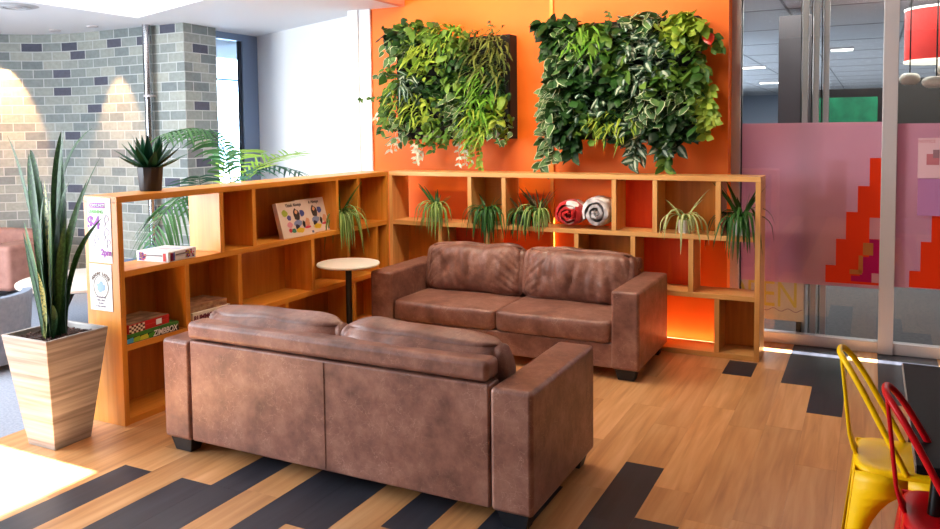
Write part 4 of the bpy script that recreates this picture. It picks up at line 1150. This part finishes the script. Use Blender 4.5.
# ------------------------------------------------------------------ far left lounge
brownfab = mottled('tan armchair upholstery', S(158,110,98), S(184,134,120), 10, .6)
t = thing('armchair', (-4.68,-.80,0), 'tan upholstered armchair in front of the curved brick wall, far left', 'armchair', rz=R_(10))
for nm, b, bv in (('seat',(-.36,.36,-.36,.30,.12,.40),.05),('backrest',(-.42,.42,.22,.40,.12,.68),.06),('arm',(-.48,-.34,-.36,.38,.12,.58),.05),('arm',(.34,.72,-.36,.38,.12,.585),.05)):
    m = MB(); m.box(*b); m.build(nm, brownfab, t, bevel=bv, seg=5)
for sx in (-.38,.38):
    for sy in (-.3,.3):
        m = MB(); m.tube([(sx,sy,0),(sx,sy,.13)], [.015,.022], 12); m.build('leg', blackm, t)
t = thing('coffee_table', (-2.16,-1.42,0), 'low round white coffee table seen behind the snake plant', 'table')
m = MB(); m.lathe([(.001,.44),(.56,.44),(.575,.447),(.575,.466),(.565,.472),(.001,.472)], 56); m.build('table_top', plain('white laminate', S(216,202,190), .4), t)
for a in (20,140,260):
    ca_, sa_ = math.cos(R_(a)), math.sin(R_(a))
    m = MB(); m.tube([(.12*ca_,.12*sa_,.44),(.36*ca_,.36*sa_,0)], .018, 10); m.tube([(.2*ca_,.2*sa_,.44),(.36*ca_,.36*sa_,0)], .012, 8); m.build('leg', blackm, t)
t = thing('tub_chair', (-2.10,-2.52,0), 'blue-grey tub chair with a curved back, left edge behind the planter', 'armchair', rz=R_(20))
gfab = mottled('blue grey upholstery', S(112,126,146), S(130,142,160), 30, .7)
m = MB(); n = 28; v = []; f = []
for i in range(n+1):
    a = R_(-220 + 260*i/n); 
    for (r, z) in ((.40,.05),(.44,.52),(.43,.545),(.37,.545),(.36,.52),(.33,.05)): v.append((r*math.cos(a), r*math.sin(a), z))
for i in range(n):
    for k in range(6): f.append((i*6+k, i*6+(k+1)%6, (i+1)*6+(k+1)%6, (i+1)*6+k))
f += [tuple(range(6)), tuple(n*6+k for k in reversed(range(6)))]
m.add(v, f); m.build('shell', gfab, t, angle=60)
m = MB(); m.lathe([(.001,.08),(.33,.08),(.345,.12),(.345,.30),(.32,.34),(.001,.35)], 36); m.build('seat', gfab, t)
m = MB(); m.lathe([(.001,0),(.25,0),(.25,.06),(.001,.08)], 30); m.build('base', blackm, t)
t = thing('bench_seat', (-2.75,-.42,0), 'blue upholstered bench against the brick wall, glimpsed through the open shelf', 'bench')
bl = mottled('blue upholstery', S(84,104,140), S(104,124,158), 20, .8)
m = MB(); m.box(-.25,.5,-.3,.28,.1,.42); m.build('seat', bl, t, bevel=.03, seg=4)
m = MB(); m.box(-.25,.5,.28,.40,.1,.52); m.build('backrest', bl, t, bevel=.03, seg=4)
for sx in (-.17,.42):
    m = MB(); m.box(sx-.03,sx+.03,-.25,.35,0,.1); m.build('leg', blackm, t)

# neighbouring building outside the window
t = thing('neighbour_building', (-12,9.6,0), 'pale glassy building seen through the tall window at the left', 'building')
m = MB(); m.box(-.3,0,-6,8,-2,6); m.build('wall', mottled('blue facade', S(130,176,226), S(176,208,240), 1.2, .5), t, smooth=False)
for i in range(18):
    m = MB(); y = -3.6+i*.42; m.box(0,.03,y,y+.2,.6+.3*(i%3),2.5+.35*(i%2)); m.build('window', plain('pale window %d' % (i % 2), S(236,242,248) if i % 2 else S(150,190,232), .2), t)  # pale strips paint vertical reflection streaks on the glass facade
m = MB(); m.box(0,.10,-6,8,3.2,3.5); m.box(0,.08,-6,8,1.3,1.4); m.build('ledge', plain('ledge', S(96,126,166), .5), t)

# ------------------------------------------------------------------ light
wd = bpy.data.worlds.new('daylight'); scene.world = wd; wd.use_nodes = True
bg = wd.node_tree.nodes['Background']; bg.inputs[0].default_value = (.80,.90,1,1); bg.inputs[1].default_value = .6
def lamp(name, typ, loc, target, energy, color=(1,1,1), **kw):
    ld = bpy.data.lights.new(name, typ); ld.energy = energy; ld.color = color
    for k, v in kw.items(): setattr(ld, k, v)
    o = bpy.data.objects.new(name, ld); COL.objects.link(o); o.location = loc
    d = Vector(target)-Vector(loc); o.rotation_euler = d.to_track_quat('-Z','Y').to_euler(); return o
lamp('sun', 'SUN', (9,0,6), (7,0,5), 120, (1,.98,.95), angle=R_(.35))
# tall facade windows behind the camera and to the left
lamp('facade_window', 'AREA', (-3.9,-5.4,1.6), (.4,-2.9,.6), 400, (.86,.93,1), shape='RECTANGLE', size=3.0, size_y=2.4)
lamp('wall_washer', 'AREA', (1.1,-1.3,3.36), (1.1,.44,1.3), 75, (1,.86,.66), shape='RECTANGLE', size=2.8, size_y=.12)  # unseen warm fill added to brighten the orange wall
lamp('office_light', 'AREA', (4.2,3.2,2.9), (4.2,3.2,0), 120, (1,.95,.88), shape='RECTANGLE', size=3, size_y=2)  # this and the next: unseen fills added to brighten the room beyond
lamp('office_light', 'AREA', (4.0,14,2.9), (4.0,14,0), 2300, (1,.97,.94), shape='RECTANGLE', size=8, size_y=16)

vs = scene.view_settings
vs.view_transform = 'Standard'; vs.look = 'None'; vs.gamma = 1; vs.use_curve_mapping = False; vs.exposure = 0.33
